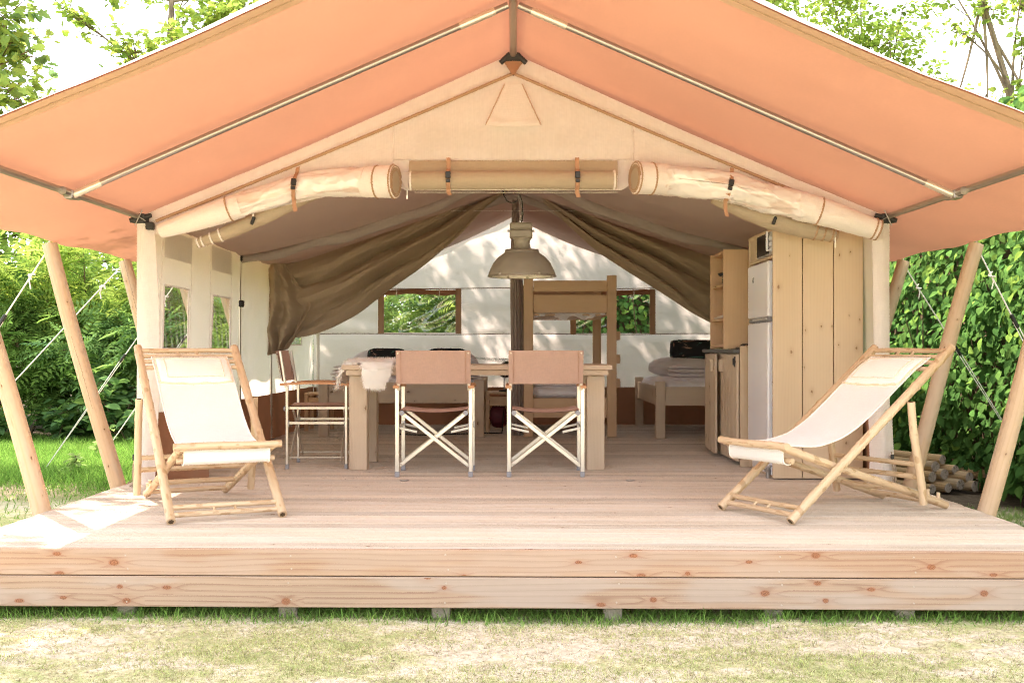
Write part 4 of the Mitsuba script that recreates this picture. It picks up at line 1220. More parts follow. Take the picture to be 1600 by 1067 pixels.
# ----------------------------------------------------------------------------- folding director chairs
def director(label, o, ang, group='folding chairs round the table'):
    k = thing('folding_chair', label, 'chair', group)
    R = rotz(ang); o = dk(*o, 0)
    L = lambda x, y, h: o + R @ np.array([x, y, h])                       # noqa: E731
    hw, dp = 0.258, 0.44
    def bar(name, a, b, w, t, m='aluminium', up=(0, 0, 1), bev=0.003):
        g = MB(); beam(g, L(*a), L(*b), w, t, R @ np.array(up, float), bev); return part(k, name, g, m)
    for sx in (-1, 1):
        for yv in (0.0, dp):
            kk = bar('leg', (sx * hw, yv, 0.012), (sx * hw, yv, 0.625), 0.030, 0.020, up=(0, 1, 0))
            g = MB(); box(g, L(sx * hw, yv, 0.02), (0.033, 0.026, 0.04), R, 0.004); part(kk, 'foot', g, 'grey_plastic')
            g = MB(); box(g, L(sx * (hw + 0.0), yv + (0.012 if yv == 0 else -0.012), 0.34), (0.034, 0.010, 0.05), R, 0.003); part(kk, 'joint', g, 'steel')
        bar('back_upright', (sx * (hw - 0.012), -0.012, 0.61), (sx * (hw - 0.012), -0.055, 0.885), 0.024, 0.018, up=(0, 1, 0))
        q = np.linspace(0, 1, 14)[:, None]
        c0 = np.array([L(sx * (hw + 0.004), -0.05 + 0.53 * float(u), 0.632 + 0.014 * math.sin(math.pi * float(u)) - 0.004 * float(u)) for u in q])
        g = MB()
        V = []
        for (dx, dz) in ((-0.021, -0.008), (0.021, -0.008), (0.021, 0.006), (0.014, 0.009), (-0.014, 0.009), (-0.021, 0.006), (-0.021, -0.008)):
            V.append(c0 + R @ np.array([dx, 0, 0]) + [0, 0, dz])
        V = np.array(V).transpose(1, 0, 2)
        q_ = np.arange(13 * 6); a = q_ // 6 * 7 + q_ % 6
        g.add(V.reshape(-1, 3), np.stack([a, a + 7, a + 8, a + 1], 1), None, np.stack([np.repeat(np.linspace(0, 0.5, 14), 7), np.tile(np.linspace(0, 0.06, 7), 14)], 1) + rng.uniform(0, 9, 2))
        for e, fl in ((0, 1), (13, 0)):
            p = V[e, :6]; tri = [(j, (j + 1) % 6, 6) for j in range(6)]
            g.add(np.vstack([p, p.mean(0)]), tri if not fl else [t_[::-1] for t_ in tri])
        part(k, 'armrest', g, 'arm_wood')
        bar('side_rail', (sx * (hw - 0.002), 0.0, 0.345), (sx * (hw - 0.002), dp, 0.345), 0.014, 0.022)
        bar('seat_rail', (sx * (hw - 0.035), -0.02, 0.455), (sx * (hw - 0.035), dp + 0.03, 0.455), 0.018, 0.022)
        bar('floor_rod', (sx * (hw - 0.03), 0.02, 0.085), (sx * (hw - 0.03), dp - 0.02, 0.085), 0.012, 0.012)
        for yv in (-0.025, dp + 0.035):
            g = MB(); tube(g, [L(sx * (hw - 0.035), yv - 0.006, 0.450), L(sx * (hw - 0.035), yv + 0.006, 0.450)], 0.018, 12); part(k, 'pivot_cap', g, 'grey_plastic')
    for yv, e in ((0.022, 1), (0.040, -1), (dp - 0.040, 1), (dp - 0.022, -1)):
        bar('cross_bar', (-e * (hw - 0.035), yv, 0.445), (e * (hw - 0.012), yv, 0.075), 0.028, 0.012, up=(0, 1, 0))
        g = MB(); tube(g, [L(0.0, yv - 0.012, 0.262), L(0.0, yv + 0.012, 0.262)], 0.010, 8)
    for yv in (0.012, dp - 0.012):
        for sx in (-1, 1):
            bar('link_bar', (sx * (hw - 0.005), yv, 0.345), (sx * (hw - 0.14), yv, 0.315), 0.018, 0.006, 'steel', up=(0, 1, 0))
    # seat and back slings
    S, Q = np.meshgrid(np.linspace(-1, 1, 21), np.linspace(0, 1, 12), indexing='ij')
    def lay(fn, flip=False, th=0.004):
        P = np.array([[fn(S[i, j], Q[i, j]) for j in range(S.shape[1])] for i in range(S.shape[0])])
        g = MB(); sheet(g, P, flip=flip); N = grid_normals(P); sheet(g, P - N * th, flip=not flip)
        return g
    part(k, 'seat', lay(lambda s, q: L(s * (hw - 0.022), -0.03 + (dp + 0.07) * q, 0.472 - 0.02 * (1 - s * s))), 'chair_cloth')
    bk = part(k, 'backrest', lay(lambda s, q: L(s * (hw + 0.001), -0.018 - 0.045 * q - 0.012 * (1 - s * s) - (0.012 if abs(s) > 0.93 else 0.016), 0.655 + 0.232 * q)), 'chair_cloth')
    for sx in (-1, 1):
        g = MB(); tube(g, [L(sx * (hw - 0.013), -0.085, 0.868), L(sx * (hw - 0.013), -0.072, 0.870)], 0.006, 8); part(bk, 'rivet', g, 'aluminium')
        g = MB(); beam(g, L(sx * (hw - 0.032), -0.048, 0.657), L(sx * (hw - 0.032), -0.093, 0.884), 0.003, 0.003); part(bk, 'seam', g, 'strap_web')
    return k


director('folding chair with brown fabric back, between the sheepskin and the fallen leaves', (-0.557, 7.86), 0.0)
director('folding chair with brown fabric back at the right half of the table', (0.228, 7.86), 0.0)
director('folding chair seen from the side at the left end of the table', (-1.70, 8.64), math.radians(-90) + 0.03)


# ----------------------------------------------------------------------------- bamboo deck chairs
def deck_chair(label, foot, back_dir):
    k = thing('bamboo_deck_chair', label, 'deck chair', 'bamboo deck chairs')
    b = unit([*back_dir, 0]); a = np.array([-b[1], b[0], 0]); o = dk(*foot, 0)
    L = lambda u, v, h: o + b * u + a * v + np.array([0, 0, h])            # noqa: E731
    HW = 0.287
    r3 = np.random.default_rng(int(1000 * abs(foot[0])))
    def cane(name, p, q, r, hollow=True, nodes=True, flare=1.0):
        p, q = np.asarray(p, float), np.asarray(q, float)
        n = max(24, int(np.linalg.norm(q - p) * 70))
        s = np.linspace(0, 1, n)
        Lm = np.linalg.norm(q - p)
        rad = np.full(n, r) * (1 + 0.02 * np.sin(s * 7 + r3.uniform(0, 6)))
        if nodes:
            pos = np.cumsum(r3.uniform(0.16, 0.27, 12)) - r3.uniform(0, 0.12)
            for x in pos[(pos > 0.03) & (pos < Lm - 0.03)]:
                d = s * Lm - x
                rad += r * (0.14 * np.exp(-(d / 0.009) ** 2) - 0.05 * np.exp(-((d - 0.013) / 0.005) ** 2))
        wob_ = 0.5 * r * np.sin(s * 3.1 + r3.uniform(0, 6))[:, None] * r3.normal(0, 0.35, 3)
        pts = p + (q - p) * s[:, None] + wob_ * np.sin(np.pi * s)[:, None]
        g = MB(); tube(g, pts, rad, 16)
        kk = part(k, name, g, 'bamboo')
        if hollow:
            z = unit(q - p)
            for e, sg in ((p, -1), (q, 1)):
                fr = frame(z); t_ = np.linspace(0, 2 * np.pi, 17)[:-1]
                rg = e + sg * z * 0.0015 + 0.58 * r * (np.cos(t_)[:, None] * fr[:, 0] + np.sin(t_)[:, None] * fr[:, 1])
                ctr = e + sg * z * 0.0012
                g = MB(); tri = [(j, (j + 1) % 16, 16) for j in range(16)]
                g.add(np.vstack([rg, ctr]), tri if sg > 0 else [x[::-1] for x in tri]); part(kk, 'hollow', g, 'bamboo_hollow')
        return kk
    for sv in (-1, 1):
        cane('side_rail', L(-0.02, sv * HW, 0.018), L(1.13, sv * HW, 0.905), 0.024)
        cane('seat_rail', L(-0.03, sv * (HW - 0.052), 0.392), L(1.14, sv * (HW - 0.052), 0.022), 0.021)
        cane('prop_leg', L(0.775, sv * (HW + 0.042), 0.61), L(0.866, sv * (HW + 0.042), 0.055), 0.021)
        for (u, h) in ((1.00, 0.085), (1.08, 0.062)):
            g = MB(); tube(g, [L(u, sv * (HW - 0.052), h - 0.03), L(u, sv * (HW - 0.052), h + 0.035)], 0.011, 10); part(k, 'notch_peg', g, 'bamboo')
    def across(name, u, h, r, ext=0.0, w=HW):
        return cane(name, L(u, -w - ext, h), L(u, w + ext, h), r, ext > 0)
    across('top_bar', 1.10, 0.885, 0.0145)
    across('top_bar', 1.06, 0.852, 0.0115)
    across('top_bar', 1.02, 0.820, 0.0125)
    across('top_bar', 0.975, 0.785, 0.0125)
    across('foot_bar', 0.055, 0.078, 0.0135)
    across('foot_bar', 0.015, 0.045, 0.0135)
    for v in (-0.05, 0.06):
        for (u0, h0, u1, h1) in ((0.055, 0.078, 0.015, 0.045), (1.10, 0.885, 1.06, 0.852)):
            g = MB(); tube(g, [L(u0, v, h0), L(u1, v, h1)], 0.008, 8); part(k, 'spacer', g, 'bamboo')
    across('front_bar', -0.03, 0.395, 0.0195, 0.0, HW - 0.01)
    across('lower_front_bar', 0.025, 0.318, 0.014, 0.0, HW - 0.035)
    across('rear_bar', 0.80, 0.125, 0.0145, 0.0, HW - 0.05)
    across('rear_bar', 1.03, 0.05, 0.0145, 0.0, HW - 0.05)
    across('prop_bar', 0.845, 0.20, 0.0145, 0.0, HW + 0.035)
    across('prop_bar', 0.835, 0.27, 0.0135, 0.0, HW + 0.035)
    # sling: from the top bar, sagging, round the front bar and down to the lower one
    ctl = np.array([(1.035, 0.848), (1.00, 0.825), (0.93, 0.785), (0.80, 0.690), (0.65, 0.575), (0.50, 0.475), (0.36, 0.412), (0.20, 0.384), (0.07, 0.392), (0.012, 0.396), (-0.008, 0.375), (-0.012, 0.345), (-0.008, 0.315), (0.008, 0.299), (0.03, 0.296), (0.045, 0.306)])
    s = np.r_[0, np.cumsum(np.linalg.norm(np.diff(ctl, axis=0), axis=1))]; s /= s[-1]
    from scipy.interpolate import PchipInterpolator
    q = np.linspace(0, 1, 110)
    cu, ch = PchipInterpolator(s, ctl[:, 0])(q), PchipInterpolator(s, ctl[:, 1])(q)
    vs = np.linspace(-1, 1, 40)
    hw = np.interp(q, [0, 0.3, 0.62, 0.85, 1], [0.222, 0.218, 0.212, 0.220, 0.220])
    V = np.zeros((110, 40, 3))
    for i in range(110):
        for j, v in enumerate(vs):
            sag = -0.012 * (1 - v * v) * math.sin(math.pi * min(1, q[i] / 0.8))
            V[i, j] = L(cu[i], v * hw[i], ch[i] + sag)
    V[..., 2] += 0.008 * wob(V * 1.0, 5.0, 170) * np.sin(np.pi * q)[:, None]
    g = MB(); sheet(g, V, flip=True)
    sl = part(k, 'sling', g, 'sling_cloth', 'off-white canvas sling')
    for j in (0, -1):
        g = MB(); tube(g, V[:, j], 0.004, 6); part(sl, 'side_hem', g, 'sling_pad')
    # headrest pad with a piped edge
    i0, i1 = 2, 24
    top = V[i0:i1, 1:-1]
    nrm = grid_normals(top) * -1
    if nrm[5, 10, 2] < 0:
        nrm = -nrm
    ii = np.linspace(0, 1, top.shape[0])[:, None]; jj = np.linspace(0, 1, top.shape[1])[None, :]
    puff = 0.007 + 0.034 * (np.clip(np.sin(np.pi * ii), 0, 1) * np.clip(np.sin(np.pi * jj), 0, 1)) ** 0.35 + 0.004 * wob(top, 9, 175)
    pad = top + nrm * puff[..., None]
    g = MB(); sheet(g, pad, flip=True)
    e = np.vstack([pad[0], pad[1:, -1], pad[-1, ::-1][1:], pad[::-1, 0][1:]]); e2 = np.vstack([top[0], top[1:, -1], top[-1, ::-1][1:], top[::-1, 0][1:]])
    sheet(g, np.stack([e, e2], 1))
    hp = part(k, 'headrest', g, 'sling_pad', 'flat padded headrest')
    g = MB(); tube(g, e + np.array([0, 0, 0.002]), 0.0045, 6); part(hp, 'piping', g, 'sling_piping')
    g = MB(); m2 = pad[3:-3, 4:-4]
    e = np.vstack([m2[0], m2[1:, -1], m2[-1, ::-1][1:], m2[::-1, 0][1:]]) + nrm[8, 8] * 0.0015
    tube(g, e, 0.0022, 5); part(hp, 'stitching', g, 'sling_piping')
    g = MB(); pts = pad[-1] + nrm[-1] * 0.004
    tube(g, pts + 0.004 * np.sin(np.linspace(0, 20, len(pts)))[:, None] * nrm[-1], 0.007, 8, squash=0.6); part(hp, 'lower_edge', g, 'sling_piping')
    return k


deck_chair('bamboo deck chair with white sling on the left, facing slightly right', (-1.489, 5.83), (-0.447, 0.894))
deck_chair('bamboo deck chair with white sling on the right, seen from its side', (1.297, 5.96), (0.892, 0.452))

# ----------------------------------------------------------------------------- kitchen on the right
def board(parent, name, c, size, m='pine_board', grain=None, bev=0.003, R=None, label=None):
    g = MB(); box(g, c, size, R, bev, grain); return part(parent, name, g, m, label)


fc = thing('fridge_cabinet', 'tall cabinet of upright knotty pine boards enclosing the fridge', 'cabinet')
x = 1.778
for wv in (0.205, 0.213, 0.205):
    board(fc, 'plank', (x + wv / 2, 7.69, DECK + 0.86), (wv - 0.006, 0.026, 1.70), 'pine_board', 2)
    x += wv
board(fc, 'backing', (2.09, 7.711, DECK + 0.86), (0.60, 0.012, 1.68), 'black_iron')
board(fc, 'far_side', (2.09, 8.46, DECK + 0.86), (0.62, 0.024, 1.70), 'pine_board', 2)
board(fc, 'top', (2.09, 8.08, DECK + 1.722), (0.62, 0.80, 0.02), 'pine_board')
board(fc, 'niche_shelf', (2.09, 8.08, DECK + 1.535), (0.62, 0.73, 0.018), 'pine_board', 1)
board(fc, 'niche_panel', (1.80, 8.345, DECK + 1.63), (0.02, 0.20, 0.17), 'pine_board', 2)
board(fc, 'skirting', (2.05, 8.08, DECK + 0.012), (0.50, 0.72, 0.02), 'pine_board', 1)

fr_ = thing('fridge', 'tall white fridge freezer beside the pine board cabinet', 'fridge')
board(fr_, 'body', (2.08, 8.085, DECK + 0.775), (0.55, 0.66, 1.46), 'fridge_white', bev=0.008)
board(fr_, 'upper_door', (1.783, 8.085, DECK + 1.315), (0.042, 0.66, 0.39), 'fridge_white', bev=0.012)
board(fr_, 'lower_door', (1.783, 8.085, DECK + 0.585), (0.042, 0.66, 1.00), 'fridge_white', bev=0.012)
board(fr_, 'handle_recess', (1.785, 8.085, DECK + 1.103), (0.030, 0.64, 0.028), 'fridge_gap', bev=0.004)
board(fr_, 'door_handle', (1.764, 8.02, DECK + 1.108), (0.012, 0.44, 0.014), 'silver_paint', bev=0.004)
board(fr_, 'badge', (1.760, 8.22, DECK + 1.40), (0.004, 0.03, 0.035), 'fridge_gap', bev=0.001)
board(fr_, 'kick_plate', (1.80, 8.085, DECK + 0.05), (0.02, 0.62, 0.06), 'fridge_white', bev=0.004)
g = MB(); tube(g, [dk(1.775, 7.80, 0.0), dk(1.775, 7.80, 0.075)], 0.016, 10); box(g, dk(1.765, 7.79, 0.055), (0.03, 0.05, 0.02), None, 0.004); part(fr_, 'levelling_foot', g, 'steel')

mw = thing('microwave', 'small black and silver microwave on top of the fridge', 'microwave')
board(mw, 'body', (2.02, 7.99, DECK + 1.645), (0.40, 0.50, 0.185), 'silver_paint', bev=0.006)
board(mw, 'door', (1.806, 7.99, DECK + 1.645), (0.022, 0.50, 0.182), 'silver_paint', bev=0.005)
board(mw, 'door_glass', (1.793, 8.045, DECK + 1.645), (0.006, 0.375, 0.160), 'glass_black', bev=0.002)
board(mw, 'control_panel', (1.793, 7.78, DECK + 1.645), (0.006, 0.065, 0.160), 'silver_paint', bev=0.002)
board(mw, 'handle', (1.775, 7.835, DECK + 1.650), (0.016, 0.018, 0.140), 'fridge_white', bev=0.004)
board(mw, 'handle_foot', (1.784, 7.80, DECK + 1.585), (0.018, 0.060, 0.012), 'fridge_white', bev=0.003)
for h in (1.625, 1.665):
    board(mw, 'knob', (1.784, 7.775, DECK + h), (0.016, 0.034, 0.026), 'fridge_white', bev=0.006)

kc = thing('kitchen_counter', 'pine kitchen counter with plank doors and a dark worktop', 'counter')
KX, KY0, KY1 = 1.712, 8.555, 9.955
xx = KX
for i in range(3):
    board(kc, 'side_plank', (KX + 0.015 + 0.1 + 0.2 * i, KY0 - 0.012, DECK + 0.462), (0.196, 0.022, 0.92), 'pine_board', 2)
board(kc, 'carcass', (KX + 0.33, (KY0 + KY1) / 2, DECK + 0.45), (0.60, KY1 - KY0 - 0.04, 0.83), 'pine')
board(kc, 'worktop', (KX + 0.295, (KY0 + KY1) / 2 + 0.015, DECK + 0.882), (0.65, KY1 - KY0 + 0.0, 0.03), 'counter_slate')
for (y0, y1, hy, hx) in ((KY0 + 0.015, 9.245, 9.16, 8.66), (9.262, KY1 - 0.01, 9.34, 9.90)):
    dr_ = []
    n = 5
    kk = None
    for i in range(n):
        w = (y1 - y0) / n
        key = f'{kc}__door' + ('' if y0 < 9 else '_001')
        g = MB(); box(g, (KX + 0.008 - (0.05 * (1 - (i + 0.5) / n) if y0 > 9 else 0), y0 + w * (i + 0.5), DECK + 0.447), (0.02, w - 0.007, 0.82), rotz(0.07 if y0 > 9 else 0), 0.004, 2)
        scene[f'{key}__plank' + (f'_{i:03d}' if i else '')] = g.shape('pine')
    g = MB(); box(g, (KX - 0.016 - (0.045 if y0 > 9 else 0), hy, DECK + 0.765), (0.028, 0.055, 0.10), None, 0.004, 2); scene[key + '__handle'] = g.shape('pine')
    for i, h in enumerate((0.80, 0.13)):
        g = MB(); V = np.array([(0, -0.045, -0.03), (0, -0.045, 0.03), (0, 0.05, 0.006), (0, 0.05, -0.006)]) * [1, 1 if hx > 9.2 else -1, 1]
        for off in (0, -0.005):
            g.add(V + dk(KX - 0.003 + off, hx, h), [(0, 1, 2), (0, 2, 3), (2, 1, 0), (3, 2, 0)])
        tube(g, [dk(KX - 0.006, hx + (0.03 if hx < 9 else -0.03) * -1, h - 0.04), dk(KX - 0.006, hx + (0.03 if hx < 9 else -0.03) * -1, h + 0.04)], 0.006, 6)
        scene[key + '__hinge' + ('_001' if i else '')] = g.shape('black_iron')

hob = thing('gas_hob', 'black gas hob grate on the worktop next to the fridge', 'hob')
board(hob, 'tray', dk(1.98, 8.86, 0.905), (0.44, 0.44, 0.014), 'black_iron', bev=0.004)
for yv in (8.70, 8.80, 8.92, 9.02):
    g = MB(); tube(g, [dk(1.78, yv, 0.92), dk(1.80, yv, 0.934), dk(2.16, yv, 0.934), dk(2.18, yv, 0.92)], 0.006, 6); part(hob, 'grate_bar', g, 'black_iron')
for yv in (8.75, 8.97):
    g = MB(); lathe(g, [(0.0, 0.024), (0.035, 0.022), (0.042, 0.0)], dk(1.95, yv, 0.908), 18); part(hob, 'burner', g, 'black_iron')

sh = thing('open_shelf_unit', 'open pine shelf unit standing on the counter with a few small things', 'shelf')
SX, SY0, SY1, SH = 1.665, 8.87, 9.46, 1.688
for (xa, wv) in ((SX, 0.195), (SX + 0.197, 0.19)):
    board(sh, 'side_plank', (xa + wv / 2, SY0 + 0.011, DECK + (0.90 + SH) / 2), (wv, 0.022, SH - 0.90), 'pine_warm', 2)
board(sh, 'far_side', (SX + 0.19, SY1 - 0.011, DECK + (0.90 + SH) / 2), (0.385, 0.022, SH - 0.90), 'pine_warm', 2)
board(sh, 'back_panel', (SX + 0.375, (SY0 + SY1) / 2, DECK + 1.29), (0.014, SY1 - SY0 - 0.05, SH - 0.93), 'pine_warm', 2)
for h in (1.672, 1.41, 1.135, 0.925):
    board(sh, 'shelf', (SX + 0.185, (SY0 + SY1) / 2, DECK + h), (0.36, SY1 - SY0 - 0.046, 0.02), 'pine_warm', 1)
k = thing('bottle_opener', 'small dark hook shape on the upper open shelf', 'utensil')
g = MB(); tube(g, [dk(SX + 0.03, 9.05, 1.505), dk(SX + 0.025, 9.14, 1.505), dk(SX + 0.02, 9.20, 1.515)], [0.012, 0.015, 0.006], 8); part(k, 'handle', g, 'black_iron')
g = MB(); tube(g, [dk(SX + 0.03, 9.05, 1.505), dk(SX + 0.03, 9.05, 1.422)], 0.005, 8); part(k, 'stem', g, 'black_iron')
for i, (h, dy) in enumerate(((1.150, 0.0), (1.158, 0.02), (1.166, -0.01))):
    g = MB(); box(g, dk(SX + 0.12, 9.15 + dy, h), (0.20, 0.28, 0.007), rotz(0.1 * i) @ np.array([[1, 0, 0], [0, 1, 0.08], [0, -0.08, 1]]), 0.001)
    whole('paper_booklet', g, 'paper', ('pale thin booklet at the bottom of the small pile on the open shelf', 'pale thin booklet in the middle of the small pile on the open shelf', 'pale thin booklet on top of the small pile on the open shelf')[i], 'booklet')


# ----------------------------------------------------------------------------- beds
def duvet(c, size, label, name='folded_duvet', seed=0):
    k = thing(name, label, 'duvet')
    for i in range(4):
        g = MB(); blob(g, np.asarray(c) + (0.01 * rng.normal(), 0.01 * rng.normal(), (i - 1.5) * size[2] * 0.27), (size[0] * (1 - 0.02 * i), size[1] * (1 - 0.03 * i), size[2] * 0.29), seed + i, 0.05, 3.0, power=6)
        part(k, 'fold', g, 'duvet_grey')


UPRIGHT = np.array([[1, 0, 0], [0, 0.25, -0.97], [0, 0.97, 0.25]])
rb = thing('single_bed', 'low wooden single bed at the back right, made up with white linen', 'bed')
BX0, BX1, BY0, BY1 = 1.44, 2.36, 11.28, 13.25
for (xv, yv) in ((BX0 + 0.045, BY0 + 0.04), (BX0 + 0.045, BY1 - 0.04), (BX1 - 0.045, BY0 + 0.04), (BX1 - 0.045, BY1 - 0.04)):
    board(rb, 'leg', dk(xv, yv, 0.288), (0.092, 0.08, 0.575), 'pine', 2)
board(rb, 'end_board', dk((BX0 + BX1) / 2, BY0 + 0.045, 0.425), (BX1 - BX0 - 0.18, 0.03, 0.19), 'pine')
board(rb, 'head_board', dk((BX0 + BX1) / 2, BY1 - 0.04, 0.425), (BX1 - BX0 - 0.18, 0.03, 0.19), 'pine')
for xv in (BX0 + 0.03, BX1 - 0.03):
    board(rb, 'side_rail', dk(xv, (BY0 + BY1) / 2, 0.425), (0.03, BY1 - BY0 - 0.16, 0.19), 'pine')
g = MB(); blob(g, dk((BX0 + BX1) / 2, (BY0 + BY1) / 2, 0.515), (BX1 - BX0 - 0.09, BY1 - BY0 - 0.12, 0.17), 5, 0.02, 3, power=9); whole('mattress', g, 'sheet_white', 'white mattress on the low single bed at the back right', 'mattress')
duvet(dk(2.0, 11.72, 0.655), (0.74, 0.60, 0.16), 'grey duvet folded on the low single bed at the back right', seed=3)
g = MB(); blob(g, dk(1.93, 12.78, 0.70), (0.78, 0.50, 0.24), 8, 0.08, 2.2, power=3); whole('bed_pillow', g, 'duvet_grey', 'grey bed pillow under the dark cushion on the right single bed', 'pillow')
g = MB(); blob(g, dk(2.03, 12.72, 0.89), (0.50, 0.24, 0.16), 9, 0.06, 2.2, power=6, R=UPRIGHT); whole('floral_cushion', g, 'floral_cloth', 'dark floral cushion on the right single bed', 'cushion')

bk = thing('bunk_bed', 'orange-toned wooden bunk bed behind the table, right of the lamp', 'bunk bed')
UX0, UX1, UY0, UY1 = 0.155, 1.008, 11.47, 13.25
for (xv, yv) in ((UX0, UY0), (UX1, UY0), (UX0, UY1), (UX1 - 0.02, UY1)):
    board(bk, 'post', dk(xv, yv, 0.83), (0.095, 0.075, 1.65), 'pine_warm', 2)
for yv in (UY0, UY1):
    board(bk, 'top_rail', dk((UX0 + UX1) / 2, yv, 1.545), (UX1 - UX0 - 0.1, 0.028, 0.115), 'pine_warm')
    board(bk, 'upper_end_board', dk((UX0 + UX1) / 2, yv, 1.365), (UX1 - UX0 - 0.1, 0.03, 0.185), 'pine_warm')
    board(bk, 'lower_end_board', dk((UX0 + UX1) / 2, yv, 0.30), (UX1 - UX0 - 0.1, 0.03, 0.20), 'pine_warm')
for xv in (UX0, UX1):
    for h in (1.36, 0.30):
        board(bk, 'side_board', dk(xv, (UY0 + UY1) / 2, h), (0.03, UY1 - UY0 - 0.08, 0.15), 'pine_warm')
for i, h in enumerate((0.55, 0.80, 1.04)):
    board(bk, 'ladder_rung', dk(UX1 + 0.07, UY0 + 0.24, h), (0.05, 0.36, 0.09), 'pine_warm')
board(bk, 'ladder_stile', dk(UX1 + 0.060, UY0 + 0.45, 0.70), (0.03, 0.06, 1.38), 'pine_warm', 2)
board(bk, 'slat_base', dk((UX0 + UX1) / 2, (UY0 + UY1) / 2, 1.255), (UX1 - UX0 - 0.06, UY1 - UY0 - 0.1, 0.02), 'pine_warm', 0)
g = MB(); blob(g, dk((UX0 + UX1) / 2, (UY0 + UY1) / 2, 1.36), (UX1 - UX0 - 0.07, UY1 - UY0 - 0.09, 0.185), 12, 0.03, 3, power=9); whole('mattress', g, 'duvet_grey', 'grey-covered mattress on the upper bunk', 'mattress')
S, Q = np.meshgrid(np.linspace(0, 1, 60), np.linspace(0, 1, 8), indexing='ij')
drop = 0.02 + 0.07 * meshkit.fbm(np.stack([S * 9, 0 * S, 0 * S], -1), 3, 180)
g = MB(); sheet(g, np.stack([UX0 + 0.06 + (UX1 - UX0 - 0.12) * S, UY0 + 0.05 + 0.015 * np.sin(S * 23 + 3 * np.sin(S * 7)) * Q, DECK + 1.285 - drop * Q], -1)); whole('bed_sheet', g, 'duvet_grey', 'crumpled grey sheet hanging below the upper bunk', 'sheet')
g = MB(); blob(g, dk((UX0 + UX1) / 2, (UY0 + UY1) / 2, 0.45), (UX1 - UX0 - 0.08, UY1 - UY0 - 0.1, 0.16), 14, 0.02, 3, power=9); whole('mattress', g, 'sheet_white', 'white mattress on the lower bunk', 'mattress')
duvet(dk(0.50, 11.86, 0.585), (0.62, 0.55, 0.13), 'grey duvet folded on the lower bunk', seed=6)

lb = thing('double_bed', 'wide wooden bed behind the left half of the table', 'bed')
LX0, LX1, LY0, LY1 = -1.995, -0.30, 11.48, 13.25
for xv in (LX0 + 0.045, LX1 - 0.05):
    for yv in (LY0 + 0.04, LY1 - 0.04):
        board(lb, 'leg', dk(xv, yv, 0.292), (0.095, 0.08, 0.585), 'pine_grey', 2)
board(lb, 'end_board', dk((LX0 + LX1) / 2, LY0 + 0.045, 0.455), (LX1 - LX0 - 0.19, 0.03, 0.215), 'pine_grey')
for xv in (LX0 + 0.03, LX1 - 0.03):
    board(lb, 'side_rail', dk(xv, (LY0 + LY1) / 2, 0.455), (0.03, LY1 - LY0 - 0.16, 0.215), 'pine_grey')
g = MB(); blob(g, dk((LX0 + LX1) / 2, (LY0 + LY1) / 2, 0.54), (LX1 - LX0 - 0.09, LY1 - LY0 - 0.12, 0.16), 15, 0.02, 3, power=9); whole('mattress', g, 'sheet_white', 'white mattress on the wide bed behind the table', 'mattress')
duvet(dk(-1.55, 11.9, 0.66), (0.72, 0.62, 0.13), 'grey duvet folded at the left side of the wide bed', seed=21)
duvet(dk(-0.66, 11.8, 0.65), (0.66, 0.55, 0.10), 'grey duvet folded at the right side of the wide bed', seed=24)
for (x_, lab) in ((-1.55, 'white bed pillow propped at the left of the wide bed'), (-0.72, 'white bed pillow propped at the right of the wide bed')):
    g = MB(); blob(g, dk(x_, 12.95, 0.75), (0.62, 0.24, 0.30), 30, 0.08, 2.2, power=3); whole('bed_pillow', g, 'sheet_white', lab, 'pillow')
for (px, lab) in ((603, 'dark floral cushion showing above the sheepskin'), (698, 'dark floral cushion showing just over the nearest left chair back')):
    p = at(px, 562, 12.7)
    g = MB(); blob(g, p, (0.42, 0.26, 0.16), 31, 0.06, 2.2, power=6, R=UPRIGHT); whole('floral_cushion', g, 'floral_cloth', lab, 'cushion')


def nightstand(x0, x1, y0, y1, h, label, m):
    k = thing('nightstand', label, 'nightstand')
    board(k, 'top', dk((x0 + x1) / 2, (y0 + y1) / 2, h - 0.012), (x1 - x0, y1 - y0, 0.024), m, 0)
    for xv in (x0 + 0.022, x1 - 0.022):
        for yv in (y0 + 0.025, y1 - 0.025):
            board(k, 'leg', dk(xv, yv, (h - 0.024) / 2), (0.04, 0.04, h - 0.024), m, 2)
    board(k, 'front_rail', dk((x0 + x1) / 2, y0 + 0.02, h - 0.10), (x1 - x0 - 0.09, 0.02, 0.10), m, 0)
    return k


nightstand(-2.30, -2.03, 12.3, 12.7, 0.42, 'small wooden nightstand left of the wide bed', 'pine_warm')
nightstand(-0.30, -0.02, 12.1, 12.5, 0.44, 'small wooden nightstand between the beds with a red bag below', 'pine_warm')
g = MB(); blob(g, dk(-0.16, 12.25, 0.17), (0.20, 0.28, 0.24), 41, 0.1, 2, power=4); whole('storage_bag', g, 'red_box', 'dark red bag under the nightstand by the divider', 'bag')
k = thing('bedside_lamp', 'small lamp with a dark tilted dome shade on the nightstand by the divider', 'lamp')
o = dk(-0.10, 12.2, 0.44)
g = MB(); lathe(g, [(0.0, 0.02), (0.055, 0.018), (0.06, 0.0)], o, 24); part(k, 'base', g, 'black_iron')
g = MB(); tube(g, [o + (0, 0, 0.015), o + (0.0, 0.02, 0.12), o + (0.02, 0.03, 0.22)], 0.007, 8); part(k, 'arm', g, 'steel')
g = MB(); th = np.linspace(0.05, np.pi / 2, 12); a = np.linspace(0, 2 * np.pi, 29)
dome = np.stack([np.sin(th)[:, None] * np.cos(a) * 0.095, np.sin(th)[:, None] * np.sin(a) * 0.095, np.cos(th)[:, None] * 0.08 + 0 * a], -1)
Rd = np.array([[1, 0, 0], [0, math.cos(-1.1), -math.sin(-1.1)], [0, math.sin(-1.1), math.cos(-1.1)]])
Rd = frame((-0.25, 0.9, 0.45))
